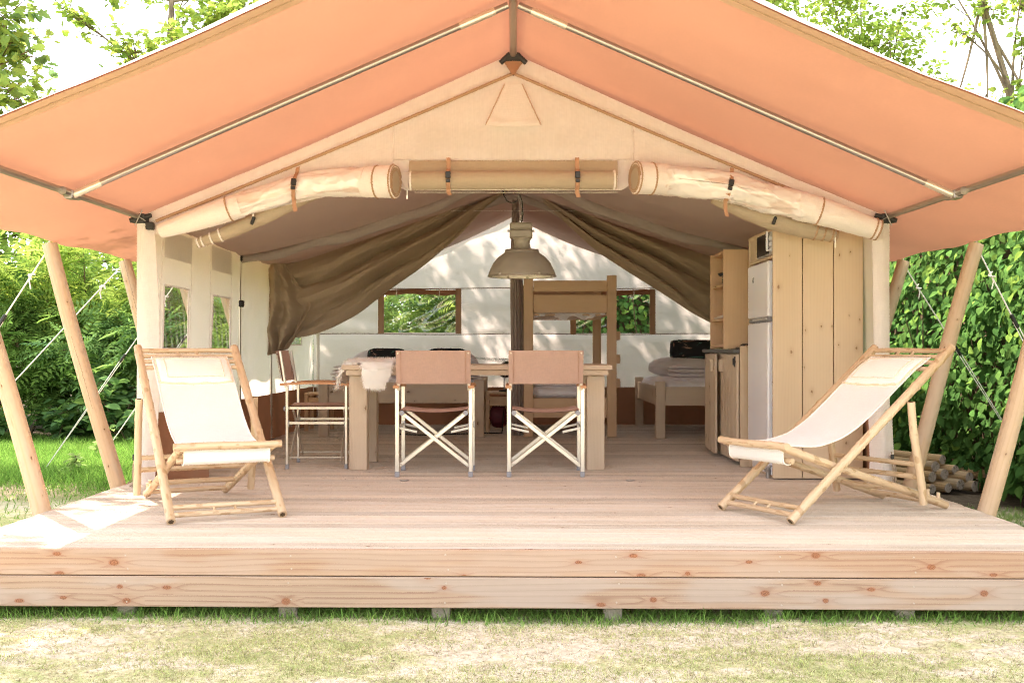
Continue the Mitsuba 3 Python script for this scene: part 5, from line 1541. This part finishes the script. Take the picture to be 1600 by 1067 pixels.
dome = dome @ Rd.T + (o + (0.03, -0.02, 0.24))
sheet(g, dome); kd = part(k, 'shade', g, 'steel_dark')
g = MB(); sheet(g, (dome - (o + (0.03, -0.02, 0.24))) * 0.96 + (o + (0.03, -0.02, 0.24)), flip=True); part(kd, 'shade_lining', g, 'black_iron')
g = MB(); tube(g, dome[-1], 0.005, 6, False); part(kd, 'rim', g, 'steel')
g = MB(); tube(g, [dk(-1.2, 11.75, 0.012), dk(-0.9, 11.62, 0.012), dk(-0.55, 11.8, 0.012), dk(-0.3, 11.9, 0.014), dk(-0.12, 11.85, 0.012), dk(-0.1, 12.15, 0.25)], 0.007, 6); whole('power_cable', g, 'cable', 'black cable on the floor under the wide bed', 'cable')

# ----------------------------------------------------------------------------- log pile
LOGS = [(1473, 718, 'thick fence log at the top of the pile, its end in shade'), (1462, 729, 'second log down on the left of the pile, pale cracked end'), (1457, 745, 'third log down on the left of the pile, grey and weathered'),
        (1457, 764, 'bottom log at the left foot of the pile'), (1476, 741, 'log in the middle of the pile with a rough brown end'), (1493, 734, 'log in the second row near the top with light brown side'),
        (1482, 762, 'bottom log second from the left foot of the pile'), (1501, 757, 'bottom log in the centre with the palest round end'), (1515, 746, 'log lying right of the middle with a pale split end'),
        (1524, 760, 'bottom log at the right with a shaded end'), (1545, 742, 'log at the right end of the pile, partly behind the slanted post'), (1558, 764, 'bottom log emerging behind the slanted post')]
r5 = np.random.default_rng(5)
for px, py, lab in LOGS:
    D = 9.30 + (770 - py) * 0.004 + r5.uniform(-0.06, 0.06)
    e = at(px, py, D)
    e[2] = max(e[2], 0.05)
    d = unit([-0.42 + r5.normal(0, 0.03), 0.91 + r5.normal(0, 0.03), r5.normal(0, 0.006)])
    k = thing('fence_log', lab, 'log', 'logs stacked by the hedge')
    r_ = r5.uniform(0.040, 0.047)
    q = np.linspace(0, 1, 16)
    g = MB(); tube(g, e + d * 1.7 * q[:, None], r_ * (1 + 0.04 * np.sin(q * 9 + px)), 20, False, bump=lambda L, a: 1 + 0.03 * np.sin(a * 3 + px) + 0.02 * np.sin(L * 9 + a))
    part(k, 'bark_side', g, 'log_bark')
    fr = frame(d); a = np.linspace(0, 2 * np.pi, 21)[:-1]
    rings = [(rr_ * (1 + (0.03 * np.sin(a * 3 + px) if rr_ > 0.5 else 0)))[:, None] * np.stack([np.cos(a), np.sin(a)], 1) * r_ if False else rr_ * r_ * np.stack([np.cos(a), np.sin(a)], 1) for rr_ in (1.0, 0.9, 0.45)]
    V, U = [], []
    for q2, dz in zip(rings, (0.004, -0.003, -0.004)):
        V.append(e + d * dz + q2[:, :1] * fr[:, 0] + q2[:, 1:] * fr[:, 1]); U.append(q2)
    V.append((e - d * 0.004)[None]); U.append(np.zeros((1, 2)))
    f = []
    for ri in range(2):
        f += [(ri * 20 + j, (ri + 1) * 20 + j, (ri + 1) * 20 + (j + 1) % 20) for j in range(20)] + [(ri * 20 + j, (ri + 1) * 20 + (j + 1) % 20, ri * 20 + (j + 1) % 20) for j in range(20)]
    f += [(40 + j, 60, 40 + (j + 1) % 20) for j in range(20)]
    g = MB(); g.add(np.vstack(V), f, None, np.vstack(U)); part(k, 'cut_end', g, 'log_end')

# ----------------------------------------------------------------------------- plants
def rotations(nrm, rnd):
    """Rotation matrices whose z is nrm (n, 3), with x turned at random."""
    z = nrm / (np.linalg.norm(nrm, axis=1, keepdims=True) + 1e-12)
    x = rnd - z * (rnd * z).sum(1, keepdims=True)
    x /= np.linalg.norm(x, axis=1, keepdims=True) + 1e-12
    return np.stack([x, np.cross(z, x), z], -1)


def scatter(tv, tf, P, R, S, C):
    V = np.einsum('nij,kj->nki', R, tv) * np.reshape(S, (-1, 1, 1)) + P[:, None]
    Fc = (np.arange(len(P)) * len(tv))[:, None, None] + tf
    return V.reshape(-1, 3), Fc.reshape(-1, 3), np.repeat(C, len(tv), 0)


def leafshape(v, f, c, m):
    return mikit.ply((v, f), m, smooth=False, color=np.clip(c, 0.003, 0.95))


def oval_leaf(bend=0.12, fold=0.10, n=4, wid=0.31):
    """Length 1 along +x, midrib folded; 2n triangles a side."""
    q = np.linspace(0, 1, n + 2)
    w = wid * np.sin(np.pi * q ** 0.85) ** 0.9
    mid = np.stack([q, 0 * q, -bend * (q - 0.3) ** 2 * 2], 1)
    v = [*mid]
    nl = len(mid)
    for s in (1, -1):
        for i in range(1, n + 1):
            v.append(mid[i] + [0, s * w[i], fold * w[i] * 2 - 0.01 * (i % 2)])
    f = []
    for si, s in enumerate((1, -1)):
        base = nl + si * n
        for i in range(n + 1):
            a, b = i, i + 1
            ea = base + i - 1 if 1 <= i <= n else None
            eb = base + i if 1 <= i + 1 <= n else None
            tri = [(a, b, eb)] if ea is None else ([(a, b, ea)] if eb is None else [(a, b, eb), (a, eb, ea)])
            f += [t_ if s > 0 else t_[::-1] for t_ in tri]
    return np.array(v), np.array(f)


def maple_leaf():
    pts = [(0, 0), (0.12, 0.16), (0.05, 0.42), (0.30, 0.32), (0.42, 0.55), (0.55, 0.27), (0.72, 0.26), (1.0, 0.0), (0.72, -0.26), (0.55, -0.27), (0.42, -0.55), (0.30, -0.32), (0.05, -0.42), (0.12, -0.16)]
    v = np.array([(x, y, 0.10 * abs(y) - 0.12 * x * x) for x, y in pts] + [(0.35, 0, 0.0)])
    n = len(pts)
    return v, np.array([(j, (j + 1) % n, n) for j in range(n)])


def pinnate(nl=6):
    """A fern-like compound leaf, length 1 along +x."""
    v, f = [], []
    def leaflet(base, d, L, w):
        d = unit(d); s = unit(np.cross(d, (0, 0, 1)))
        k = len(v)
        v.extend([base, base + d * L * 0.45 + s * w + [0, 0, 0.02], base + d * L + [0, 0, -0.05 * L], base + d * L * 0.45 - s * w + [0, 0, 0.02]])
        f.extend([(k, k + 2, k + 1), (k, k + 3, k + 2)])
    for i in range(nl):
        x = 0.12 + 0.75 * i / (nl - 1)
        L = 0.34 * math.sin(math.pi * (0.25 + 0.6 * i / (nl - 1)))
        b = np.array([x, 0, -0.18 * x * x])
        for s in (-1, 1):
            leaflet(b, (0.45, s, -0.15), L, L * 0.17)
    leaflet(np.array([0.87, 0, -0.136]), (1, 0, -0.3), 0.26, 0.045)
    k = len(v)
    v.extend([np.array([0, -0.006, 0]), np.array([0, 0.006, 0]), np.array([0.9, 0, -0.14])]); f.append((k, k + 1, k + 2))
    return np.array(v), np.array(f)


OVAL, MAPLE, PINN, SMALL = oval_leaf(), maple_leaf(), pinnate(), oval_leaf(n=2, wid=0.26)


def tint(r, n, cols, var=0.22):
    cols = np.array(cols)
    w = r.dirichlet(np.ones(len(cols)) * 0.8, n)
    return (w @ cols) * (1 + var * r.normal(0, 1, (n, 1))).clip(0.45, 1.7)


def tree(name, label, base, fork, clumps, n, size, cols, seed, tmpl=MAPLE, trunk_r=0.10, top=None, cat='tree', twigs=9, droop=0.35, limb_from=(0.45, 1.0), mtl='leaf', group=None):
    """base, fork: ends of the trunk; clumps: (x, y, z, radius) of the crown's clumps; each clump hangs on a limb and bears twigs that bear leaves."""
    r = np.random.default_rng(seed)
    base, fork = np.array(base, float), np.array(fork, float)
    k = thing(name, label, cat, group)
    g = MB()
    q = np.linspace(0, 1, 24)
    tr = base + (fork - base) * q[:, None] + 0.06 * np.stack([np.sin(q * 5 + seed), np.cos(q * 4 + seed), 0 * q], 1) * q[:, None]
    tube(g, tr, trunk_r * (1 - 0.55 * q), 14, False)
    tw, LP, LN = MB(), [], []
    for (cx, cy, cz, cr) in clumps:
        c = np.array([cx, cy, cz])
        st = tr[int(r.uniform(*limb_from) * 23)]
        m = (st + c) / 2 + r.normal(0, 0.12, 3) + (0, 0, -0.15)
        ql = np.linspace(0, 1, 10)[:, None]
        limb = (1 - ql) ** 2 * st + 2 * ql * (1 - ql) * m + ql ** 2 * c
        Ld = np.linalg.norm(c - st)
        tube(g, limb, np.linspace(max(0.012, min(trunk_r * 0.38, 0.009 * Ld + 0.008)), 0.007, 10), 7, False)
        for _ in range(twigs):
            d = r.normal(0, 1, 3); d[2] *= 0.75; d = unit(d)
            e = c + d * cr * r.uniform(0.6, 1.05) * np.array([1.1, 1.1, 0.85])
            s0 = limb[r.integers(6, 10)]
            mm = (s0 + e) / 2 + r.normal(0, 0.06, 3) * cr
            qt = np.linspace(0, 1, 6)[:, None]
            tg = (1 - qt) ** 2 * s0 + 2 * qt * (1 - qt) * mm + qt ** 2 * e
            tube(tw, tg, np.linspace(0.007, 0.003, 6), 5, False)
            cnt = max(3, int(n * cr ** 2 / sum(x[3] ** 2 for x in clumps) / twigs))
            t_ = r.uniform(0.25, 1.08, cnt)[:, None]
            pts = np.stack([np.interp(t_[:, 0], qt[:, 0], tg[:, j]) for j in range(3)], 1) + (t_ > 1) * (t_ - 1) * (e - s0)
            LP.append(pts + r.normal(0, 1, (cnt, 3)) * np.array([0.16, 0.16, 0.10]) * cr)
            LN.append(np.tile(unit(d), (cnt, 1)))
    part(k, 'trunk', g, 'bark')
    part(k, 'twigs', tw, 'twig', kind='stuff')
    P, O = np.vstack(LP), np.vstack(LN)
    m = len(P)
    nr = np.array([0, 0, 1.0]) * 0.9 + r.normal(0, 0.5, (m, 3)) + O * 0.25
    xd = O + r.normal(0, 0.8, (m, 3)) + (0, 0, -droop)
    v, f, c = scatter(*tmpl, P, rotations(nr, xd), size * r.uniform(0.6, 1.25, m), tint(r, m, cols))
    part(k, 'crown', leafshape(v, f, c, mtl), None)
    return k


def shrub(name, label, x, y, h, w, n, size, cols, seed, tmpl=PINN, stems=9, cat='shrub', mtl='leaf', low=0.12, dep=None, group=None):
    r = np.random.default_rng(seed)
    k = thing(name, label, cat, group)
    g = MB(); P, O = [], []
    dep = dep or w
    for i in range(stems):
        b = np.array([x + r.uniform(-0.25, 0.25) * w, y + r.uniform(-0.25, 0.25) * dep, -0.02])
        t_ = np.array([x + r.uniform(-0.5, 0.5) * w, y + r.uniform(-0.5, 0.5) * dep, h * r.uniform(0.55, 1.02)])
        m = (b + t_) / 2 + np.array([*(0.12 * r.normal(0, 1, 2) * w), 0.15 * h])
        q = np.linspace(0, 1, 12)[:, None]
        st = (1 - q) ** 2 * b + 2 * q * (1 - q) * m + q ** 2 * t_
        tube(g, st, np.linspace(0.022, 0.005, 12) * (h / 3) ** 0.5, 6, False)
        nb = 7
        for _ in range(nb):
            s0 = st[r.integers(3, 12)]
            d = unit(np.array([r.normal(), r.normal(), 0.35 + 0.4 * r.normal()]))
            e = s0 + d * r.uniform(0.12, 0.30) * w
            cnt = max(2, n // (stems * nb))
            u = r.uniform(0.1, 1.1, cnt)[:, None]
            tube(g, [s0, (s0 + e) / 2 + (0, 0, 0.03), e], 0.005, 5, False)
            p = s0 + (e - s0) * u + r.normal(0, 0.07, (cnt, 3)) * w
            P.append(p); O.append(np.tile(d, (cnt, 1)))
    part(k, 'stems', g, 'twig', kind='stuff')
    P, O = np.vstack(P), np.vstack(O)
    keep = (P[:, 2] > low)
    P, O = P[keep], O[keep]
    m = len(P)
    nr = np.array([0, -0.25, 1.0]) + r.normal(0, 0.38, (m, 3))
    xd = O * 0.8 + r.normal(0, 0.7, (m, 3)) + (0, -0.25, -0.35)
    v, f, c = scatter(*tmpl, P, rotations(nr, xd), size * r.uniform(0.6, 1.2, m), tint(r, m, cols))
    part(k, 'foliage', leafshape(v, f, c, mtl), None)
    return k


LIME, MID, DEEP, BLUE = (0.44, 0.56, 0.12), (0.22, 0.36, 0.085), (0.07, 0.15, 0.04), (0.14, 0.27, 0.13)
# trees whose crowns show above the awning; the last two also throw the dappled shade
tree('maple_tree', 'maple with dense bright green leaves in the upper left corner', (-7.6, 11.5, 0), (-7.4, 11.4, 3.6),
     [(-5.05, 11.2, 4.5, 0.42), (-5.0, 11.3, 3.75, 0.42), (-4.85, 11.2, 4.15, 0.22), (-5.05, 11.2, 4.95, 0.40), (-5.2, 6.6, 5.3, 0.6), (-5.3, 9.4, 5.0, 0.7), (-5.6, 11.3, 3.9, 0.55), (-5.35, 11.2, 4.4, 0.55), (-5.55, 11.0, 4.95, 0.6), (-6.2, 11.5, 4.6, 0.8), (-6.3, 11.2, 5.6, 0.8), (-5.45, 11.6, 5.4, 0.45), (-7.4, 11.2, 6.0, 1.2), (-7.2, 10.4, 4.6, 1.1), (-8.4, 11.6, 5.0, 1.2), (-6.4, 12.4, 3.5, 0.7), (-7.0, 9.4, 5.2, 1.0), (-6.2, 8.9, 5.4, 0.7)],
     9500, 0.125, (LIME, MID, LIME, BLUE), 1, trunk_r=0.14)
tree('young_tree', 'slim tree with a thin trunk and airy leaves above the left awning', (-4.75, 15.4, 0), (-4.72, 15.4, 6.6),
     [(-5.2, 15.3, 5.45, 0.42), (-4.5, 15.2, 5.45, 0.5), (-3.9, 15.3, 5.75, 0.45), (-3.7, 15.5, 6.0, 0.55), (-5.6, 15.2, 6.2, 0.5), (-4.6, 15.8, 6.3, 0.7), (-3.2, 15.4, 6.3, 0.6), (-5.3, 15.5, 5.0, 0.35), (-6.1, 15.4, 5.9, 0.35), (-1.9, 15.6, 5.9, 0.7), (-1.1, 15.8, 6.5, 0.75), (-1.4, 15.5, 5.2, 0.5)],
     3000, 0.115, (LIME, MID, LIME), 2, trunk_r=0.075, limb_from=(0.6, 1.0))
tree('tall_tree', 'leafy tree with light green foliage right of the awning top', (6.6, 20.0, 0), (6.4, 20.0, 5.6),
     [(5.0, 19.8, 7.2, 0.8), (5.9, 19.8, 6.9, 0.7), (6.6, 19.6, 6.6, 0.75), (6.2, 20.0, 7.6, 0.9), (7.1, 19.8, 6.1, 0.55), (5.5, 19.8, 7.9, 0.9), (4.4, 20.0, 7.9, 0.8), (7.0, 20.2, 7.3, 0.6), (7.5, 19.6, 5.6, 0.6), (7.9, 19.8, 5.0, 0.6)],
     5200, 0.115, (LIME, MID, LIME), 3, tmpl=OVAL, trunk_r=0.12)
tree('sparse_tree', 'tree with a leaning bare trunk and sparse leaves in the upper right corner', (8.6, 16.0, 0), (6.55, 16.2, 6.9),
     [(6.9, 16.1, 6.1, 0.32), (7.4, 16.0, 5.7, 0.35), (7.35, 15.9, 5.0, 0.32), (6.3, 16.0, 5.8, 0.28), (7.2, 16.2, 4.55, 0.4), (6.75, 16.0, 4.3, 0.4), (7.6, 16.0, 4.1, 0.5), (7.9, 15.8, 5.2, 0.4), (7.3, 16.0, 6.5, 0.6), (6.1, 16.3, 6.9, 0.6), (7.8, 16.1, 6.0, 0.4), (6.3, 16.2, 4.5, 0.25)],
     2000, 0.11, (LIME, MID, LIME), 4, tmpl=OVAL, trunk_r=0.07, limb_from=(0.5, 1.0))
tree('background_tree', 'broad green tree behind the left bushes', (-9.5, 20, 0), (-9.3, 20, 4.0),
     [(-9.0, 19.6, 4.6, 1.2), (-7.9, 19.7, 3.6, 1.0), (-10.2, 19.7, 4.2, 1.2), (-8.4, 19.6, 2.6, 1.0), (-7.0, 20, 2.8, 0.9), (-9.8, 19.5, 3.0, 1.1), (-8.6, 20, 3.8, 0.9), (-7.2, 20.2, 3.4, 0.7)],
     6000, 0.13, (LIME, LIME, MID), 5, tmpl=OVAL, trunk_r=0.14)

# bushes along the far side of the left lawn
BUSH = [(-7.6, 15.9, 2.7, 1.7, (LIME, LIME, MID), 'tall bright bush at the far left behind the first slanted post'),
        (-6.5, 15.5, 2.2, 1.5, (MID, DEEP, MID), 'dark green feathery bush left of the second slanted post'),
        (-5.6, 16.2, 3.0, 1.8, (LIME, LIME, MID), 'tall sunlit bush between the two left posts'),
        (-5.3, 15.2, 1.7, 1.3, (MID, BLUE, MID), 'feathery green bush right of the second slanted post'),
        (-4.2, 15.6, 2.4, 1.6, (LIME, MID, MID), 'green bush seen beside the left tent wall'),
        (-3.0, 15.6, 2.2, 1.7, (MID, BLUE, LIME), 'green bush outside the left back window'),
        (-1.6, 15.4, 2.3, 1.8, (MID, LIME, BLUE), 'pale green bush in the middle of the left back window'),
        (-0.4, 15.6, 2.2, 1.7, (MID, MID, BLUE), 'green bush at the right of the left back window'),
        (-8.9, 16.4, 2.6, 1.9, (LIME, MID, MID), 'wide bush outside the frame edge on the left'),
        (-6.8, 17.6, 3.6, 2.2, (LIME, LIME, MID), 'taller yellow green bush rising behind the left bushes'),
        (-4.6, 17.8, 3.4, 2.2, (LIME, LIME, MID), 'taller yellow green bush behind the left tent corner')]
for i, (x, y_, h, w, cols, lab) in enumerate(BUSH):
    if 'taller' in lab:
        shrub('leafy_bush', lab, x, y_, h, w, 5200, 0.13, (LIME, LIME, MID), 200 + i, MAPLE, group='bushes along the far edge of the lawn')
        continue
    shrub('leafy_bush', lab, x, y_, h, w, 1500, 0.40, cols, 200 + i, PINN, group='bushes along the far edge of the lawn')
for i, (x, y_, lab) in enumerate(((-5.05, 14.35, 'low broad-leaved plant in front of the dark bushes, by the tent'), (-4.45, 14.1, 'low broad-leaved plant closest to the left tent wall'), (-6.9, 14.6, 'low leafy plant at the far left edge of the lawn'), (-5.9, 14.7, 'low leafy plant under the dark bushes between the left posts'))):
    shrub('low_plant', lab, x, y_, 0.75 if i < 2 else 0.5, 0.8, 320, 0.17, (BLUE, MID, DEEP), 240 + i, OVAL, 6, 'plant', low=0.03, group='low plants at the foot of the bushes')

# undergrowth that closes the view behind
r = np.random.default_rng(77)
n = 30000
P = np.stack([r.uniform(-16, 14, n), r.uniform(18.2, 22, n), r.uniform(0.05, 1, n)], 1)
sd = r.uniform(0, 1, n) < 0.40
P[sd, 0] = np.where(r.uniform(0, 1, sd.sum()) < 0.5, r.uniform(9.0, 12.5, sd.sum()), r.uniform(-16, -11.5, sd.sum()))
P[sd, 1] = r.uniform(2.0, 19.0, sd.sum())
hh = 2.6 + 1.6 * meshkit.fbm(np.stack([P[:, 0] * 0.5, 0 * P[:, 0], 0 * P[:, 0]], -1), 3, 9)
P[:, 2] *= hh
v, f, c = scatter(*SMALL, P, rotations(r.normal(0, 0.6, (n, 3)) + (0, -0.5, 0.8), r.normal(0, 1, (n, 3))), r.uniform(0.14, 0.26, n), tint(r, n, (MID, DEEP, LIME)))
struct('undergrowth', leafshape(v, f, c, 'leaf'), None, 'stuff', 'dense leafy undergrowth far behind the tent', 'undergrowth')

# beech hedge on the right, turning behind the tent
hedge = thing('beech_hedge', 'tall clipped hedge of large glossy green leaves along the right side', 'hedge')
r = np.random.default_rng(31)


def hedge_points(n, face):
    if face == 'side':                                              # the face towards the tent, x = 3.75, and a little of its end
        yv = np.where(r.uniform(0, 1, n) < 0.77, 7.6 + (16.2 - 7.6) * r.uniform(0, 1, n) ** 1.25, r.uniform(4.4, 7.6, n))
        z = r.uniform(0.10, 3.3, n)
        bulge = 0.35 * (meshkit.fbm(np.stack([yv * 1.3, z * 1.3, 0 * z], -1), 3, 15) - 0.5)
        dp_ = r.uniform(0, 1, n) ** 1.8 * 0.40
        x = 3.86 + bulge + dp_ + 0.12 * np.clip(z - 2.0, 0, 2) - 0.02 * (yv - 8)
        P = np.stack([x, yv, z], 1); N = np.tile([-1.0, -0.25, 0.45], (n, 1))
    else:
        x = r.uniform(0.2, 4.4, n); z = r.uniform(0.08, 3.0, n)
        bulge = 0.3 * (meshkit.fbm(np.stack([x * 1.3, z * 1.3, 0 * z], -1), 3, 16) - 0.5)
        dp_ = r.uniform(0, 1, n) ** 1.8 * 0.40
        P = np.stack([x, 15.3 + bulge + dp_, z], 1); N = np.tile([0, -1.0, 0.45], (n, 1))
    return P, N, dp_


HCOL = ((0.085, 0.20, 0.05), (0.06, 0.15, 0.045), (0.14, 0.27, 0.065))
Pa, Na, da = hedge_points(22000, 'side')
Pb, Nb, db = hedge_points(6000, 'back')
P, N, dpt = np.vstack([Pa, Pb]), np.vstack([Na, Nb]), np.r_[da, db]
m = len(P)
C = tint(r, m, HCOL, 0.2)
young = (dpt < 0.05) & (r.uniform(0, 1, m) < np.where(P[:, 2] > 1.5, 0.25, 0.06))
C[young] = C[young] * 0.5 + np.array([0.17, 0.27, 0.05])
R_ = rotations(N + r.normal(0, 0.36, (m, 3)), r.normal(0, 0.55, (m, 3)) + (0, -0.25, -0.65))
S_ = 0.098 * r.uniform(0.65, 1.25, m)
# the 300 leaves that show largest are parts; the rest is one part
vis = (np.arange(m) < len(Pa)) & (dpt < 0.06)
pxx = VX + P[:, 0] * F / P[:, 1]
vis &= (pxx < 1640) & (pxx > 1390) & (P[:, 2] < EYE + 0.2 * P[:, 1] * 0.9)
cand = np.nonzero(vis)[0]
big = cand[np.argsort(P[cand, 1])][:300]
rest = np.setdiff1d(np.arange(m), big)
v, f, c = scatter(*OVAL, P[rest], R_[rest], S_[rest], C[rest])
part(hedge, 'foliage', leafshape(v, f, c, 'leaf_glossy'), None, kind='stuff')
variants = [leafshape(OVAL[0], OVAL[1], np.tile(col, (len(OVAL[0]), 1)), 'leaf_glossy') for col in tint(np.random.default_rng(8), 7, HCOL, 0.2)] + [leafshape(OVAL[0], OVAL[1], np.tile([0.21, 0.34, 0.065], (len(OVAL[0]), 1)), 'leaf_glossy')]
for i in big:
    M = np.eye(4); M[:3, :3] = R_[i] * S_[i]; M[:3, 3] = P[i]
    base = variants[7] if young[i] else variants[int(i) % 7]
    part(hedge, 'leaf', {**base, 'to_world': T(M.tolist())}, None)
g = MB()
for _ in range(70):
    b = np.array([4.05 + r.uniform(-0.1, 0.3), r.uniform(7.8, 16), 0]) if r.uniform() < 0.7 else np.array([r.uniform(0.2, 4.2), 15.6 + r.uniform(-0.1, 0.2), 0])
    t_ = b + np.array([r.normal(0, 0.2), r.normal(0, 0.35), r.uniform(1.2, 3.0)])
    tube(g, [b, (b + t_) / 2 + r.normal(0, 0.08, 3), t_], [0.014, 0.010, 0.004], 5, False)
part(hedge, 'branches', g, 'twig', kind='stuff')
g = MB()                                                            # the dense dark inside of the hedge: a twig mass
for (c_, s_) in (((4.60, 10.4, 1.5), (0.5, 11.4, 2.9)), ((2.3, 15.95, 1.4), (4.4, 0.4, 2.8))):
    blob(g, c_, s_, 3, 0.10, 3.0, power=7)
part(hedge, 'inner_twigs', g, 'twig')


# ----------------------------------------------------------------------------- grass
def blades(P, L, w, r, cols, lean=0.45, var=0.25):
    n = len(P)
    a = r.uniform(0, 2 * np.pi, n)
    s = np.stack([np.cos(a), np.sin(a), 0 * a], 1)
    ld = r.normal(0, lean, (n, 2))
    d = np.stack([ld[:, 0], ld[:, 1], np.ones(n)], 1); d /= np.linalg.norm(d, axis=1, keepdims=True)
    d2 = np.stack([2.1 * ld[:, 0], 2.1 * ld[:, 1], np.ones(n) * 0.8], 1); d2 /= np.linalg.norm(d2, axis=1, keepdims=True)
    L = np.asarray(L)[:, None]; w = np.asarray(w)[:, None]
    m_ = P + d * L * 0.55; t_ = m_ + d2 * L * 0.45
    V = np.stack([P - s * w, P + s * w, m_ - s * w * 0.7, m_ + s * w * 0.7, t_], 1).reshape(-1, 3)
    f = (np.arange(n) * 5)[:, None, None] + np.array([[0, 1, 3], [0, 3, 2], [2, 3, 4]])
    return V, f.reshape(-1, 3), np.repeat(tint(r, n, cols, var), 5, 0)


def on_ground(x, y_):
    return np.stack([x, y_, ground_z(x, y_) - 0.004], 1)


r = np.random.default_rng(41)
# lawn left of the deck
n = 90000
y_ = 6.2 + (15.4 - 6.2) * r.uniform(0, 1, n) ** 0.9
x = -2.62 - r.uniform(0, 1, n) * (0.3 + 0.36 * y_)
thin = meshkit.fbm(np.stack([x * 1.3, y_ * 1.3, 0 * x], -1), 3, 8)
full = np.clip((y_ + 2.2 * (thin - 0.5) - 8.6) / 1.6, 0.04, 1)
full *= 1 - 0.85 * np.exp(-((x + 4.35) / 0.75) ** 2 - ((y_ - 9.7) / 0.55) ** 2) * (0.5 + thin)
keep = r.uniform(0, 1, n) < full
x, y_, full = x[keep], y_[keep], full[keep]
L = (0.05 + 0.10 * full * r.uniform(0.4, 1.2, len(x))) * (0.8 + 0.6 * meshkit.noise(np.stack([x * 2, y_ * 2, 0 * x], -1), 6))
V, f, c = blades(on_ground(x, y_), L, 0.0030 + 0.0016 * r.uniform(0, 1, len(x)), r, ((0.22, 0.42, 0.07), (0.14, 0.31, 0.055), (0.30, 0.46, 0.12)))
struct('lawn_grass', leafshape(V, f, c, 'blade'), None, 'stuff', 'lush green lawn left of the deck', 'grass')
# worn dry grass before the deck
n = 130000
x = r.uniform(-3.2, 3.2, n); y_ = r.uniform(3.75, 5.25, n)
pt = 0.6 * meshkit.fbm(np.stack([x * 1.1, y_ * 2.0, 0 * x], -1), 4, 11) + 0.4 * meshkit.fbm(np.stack([x * 6, y_ * 10, 0 * x], -1), 3, 12)
keep = r.uniform(0, 1, n) < np.clip((pt - 0.36) / 0.22, 0.10, 1)
x, y_, pt = x[keep], y_[keep], pt[keep]
L = 0.012 + 0.026 * r.uniform(0, 1, len(x)) ** 1.5 * np.clip((pt - 0.3) * 4, 0.5, 1.4)
V, f, c = blades(on_ground(x, y_), L, 0.0009 + 0.0007 * r.uniform(0, 1, len(x)), r, ((0.46, 0.53, 0.20), (0.64, 0.58, 0.38), (0.50, 0.49, 0.27), (0.36, 0.50, 0.13)), 0.9, 0.34)
struct('dry_grass', leafshape(V, f, c, 'blade'), None, 'stuff', 'short worn grass on sandy soil before the deck', 'grass')
# straw, dead leaves and grit lying on the worn ground
n = 26000
x = r.uniform(-3.2, 3.2, n); y_ = r.uniform(3.75, 5.2, n)
P = np.stack([x, y_, ground_z(x, y_) + r.uniform(0.001, 0.006, n)], 1)
a = r.uniform(0, 2 * np.pi, n); ln = 0.008 + 0.030 * r.uniform(0, 1, n) ** 2
d = np.stack([np.cos(a), np.sin(a), r.normal(0, 0.12, n)], 1) * ln[:, None]
s_ = np.stack([-np.sin(a), np.cos(a), 0 * a], 1) * (0.0007 + 0.0010 * r.uniform(0, 1, n))[:, None]
V = np.stack([P - s_, P + s_, P + d + s_ * 0.6, P + d - s_ * 0.6], 1).reshape(-1, 3)
f = ((np.arange(n) * 4)[:, None, None] + np.array([[0, 1, 2], [0, 2, 3]])).reshape(-1, 3)
struct('straw_litter', leafshape(V, f, np.repeat(tint(r, n, ((0.62, 0.53, 0.38), (0.30, 0.23, 0.15), (0.46, 0.40, 0.26)), 0.3), 4, 0), 'blade'), None, 'stuff', 'dry straw and bits lying on the worn grass', 'straw')
n = 5000
x = r.uniform(-3.2, 3.2, n); y_ = r.uniform(3.75, 5.25, n)
ICO = trimesh.creation.icosphere(subdivisions=1)
v, f, c = scatter(np.array(ICO.vertices) * [1, 0.8, 0.6], np.array(ICO.faces), np.stack([x, y_, ground_z(x, y_)], 1), rotations(np.tile([0, 0, 1.0], (n, 1)) + r.normal(0, 0.2, (n, 3)), r.normal(0, 1, (n, 3))), 0.0018 + 0.0045 * r.uniform(0, 1, n) ** 3, tint(r, n, ((0.55, 0.47, 0.38), (0.35, 0.28, 0.20), (0.25, 0.20, 0.14)), 0.2))
struct('grit', leafshape(v, f, c, 'pebble'), None, 'stuff', 'crumbs of soil and grit on the ground before the deck', 'grit')
# taller green grass along the deck's foot and under it, and at the right edge
n = 9000
x = r.uniform(-2.9, 2.9, n); y_ = 5.10 + r.normal(0, 0.07, n) - 0.02 * x
n2 = 7000
x2 = r.uniform(2.66, 3.9, n2); y2 = r.uniform(5.6, 8.5, n2)
n3 = 5000
y3 = r.uniform(5.0, 8.0, n3); x3 = -2.60 - np.abs(r.normal(0, 0.10, n3)); 
x, y_ = np.r_[x, x2, x3], np.r_[y_, y2, y3]
L = np.r_[0.03 + 0.065 * r.uniform(0, 1, n) ** 1.5, 0.03 + 0.05 * r.uniform(0, 1, n2), 0.03 + 0.06 * r.uniform(0, 1, n3)]
V, f, c = blades(on_ground(x, y_), L, 0.0016 + 0.0012 * r.uniform(0, 1, len(x)), r, ((0.20, 0.38, 0.08), (0.32, 0.46, 0.12), (0.13, 0.27, 0.06)), 0.5)
struct('edge_grass', leafshape(V, f, c, 'blade'), None, 'stuff', 'longer green grass along the foot of the deck', 'grass')
# weeds standing in the lawn
for i, (px, py, lab) in enumerate(((155, 708, 'small pale weed in the lawn beside the second slanted post'), (110, 735, 'small weed in the lawn between the left posts'), (160, 690, 'small weed in the lawn just before the bushes'))):
    D = EYE * F / (py + 12 - VY)
    p = at(px, py + 12, D)
    shrub('lawn_weed', lab, p[0], D, 0.22, 0.22, 44, 0.085, ((0.40, 0.55, 0.20), (0.30, 0.45, 0.14)), 260 + i, OVAL, 1, 'weed', low=0.03)
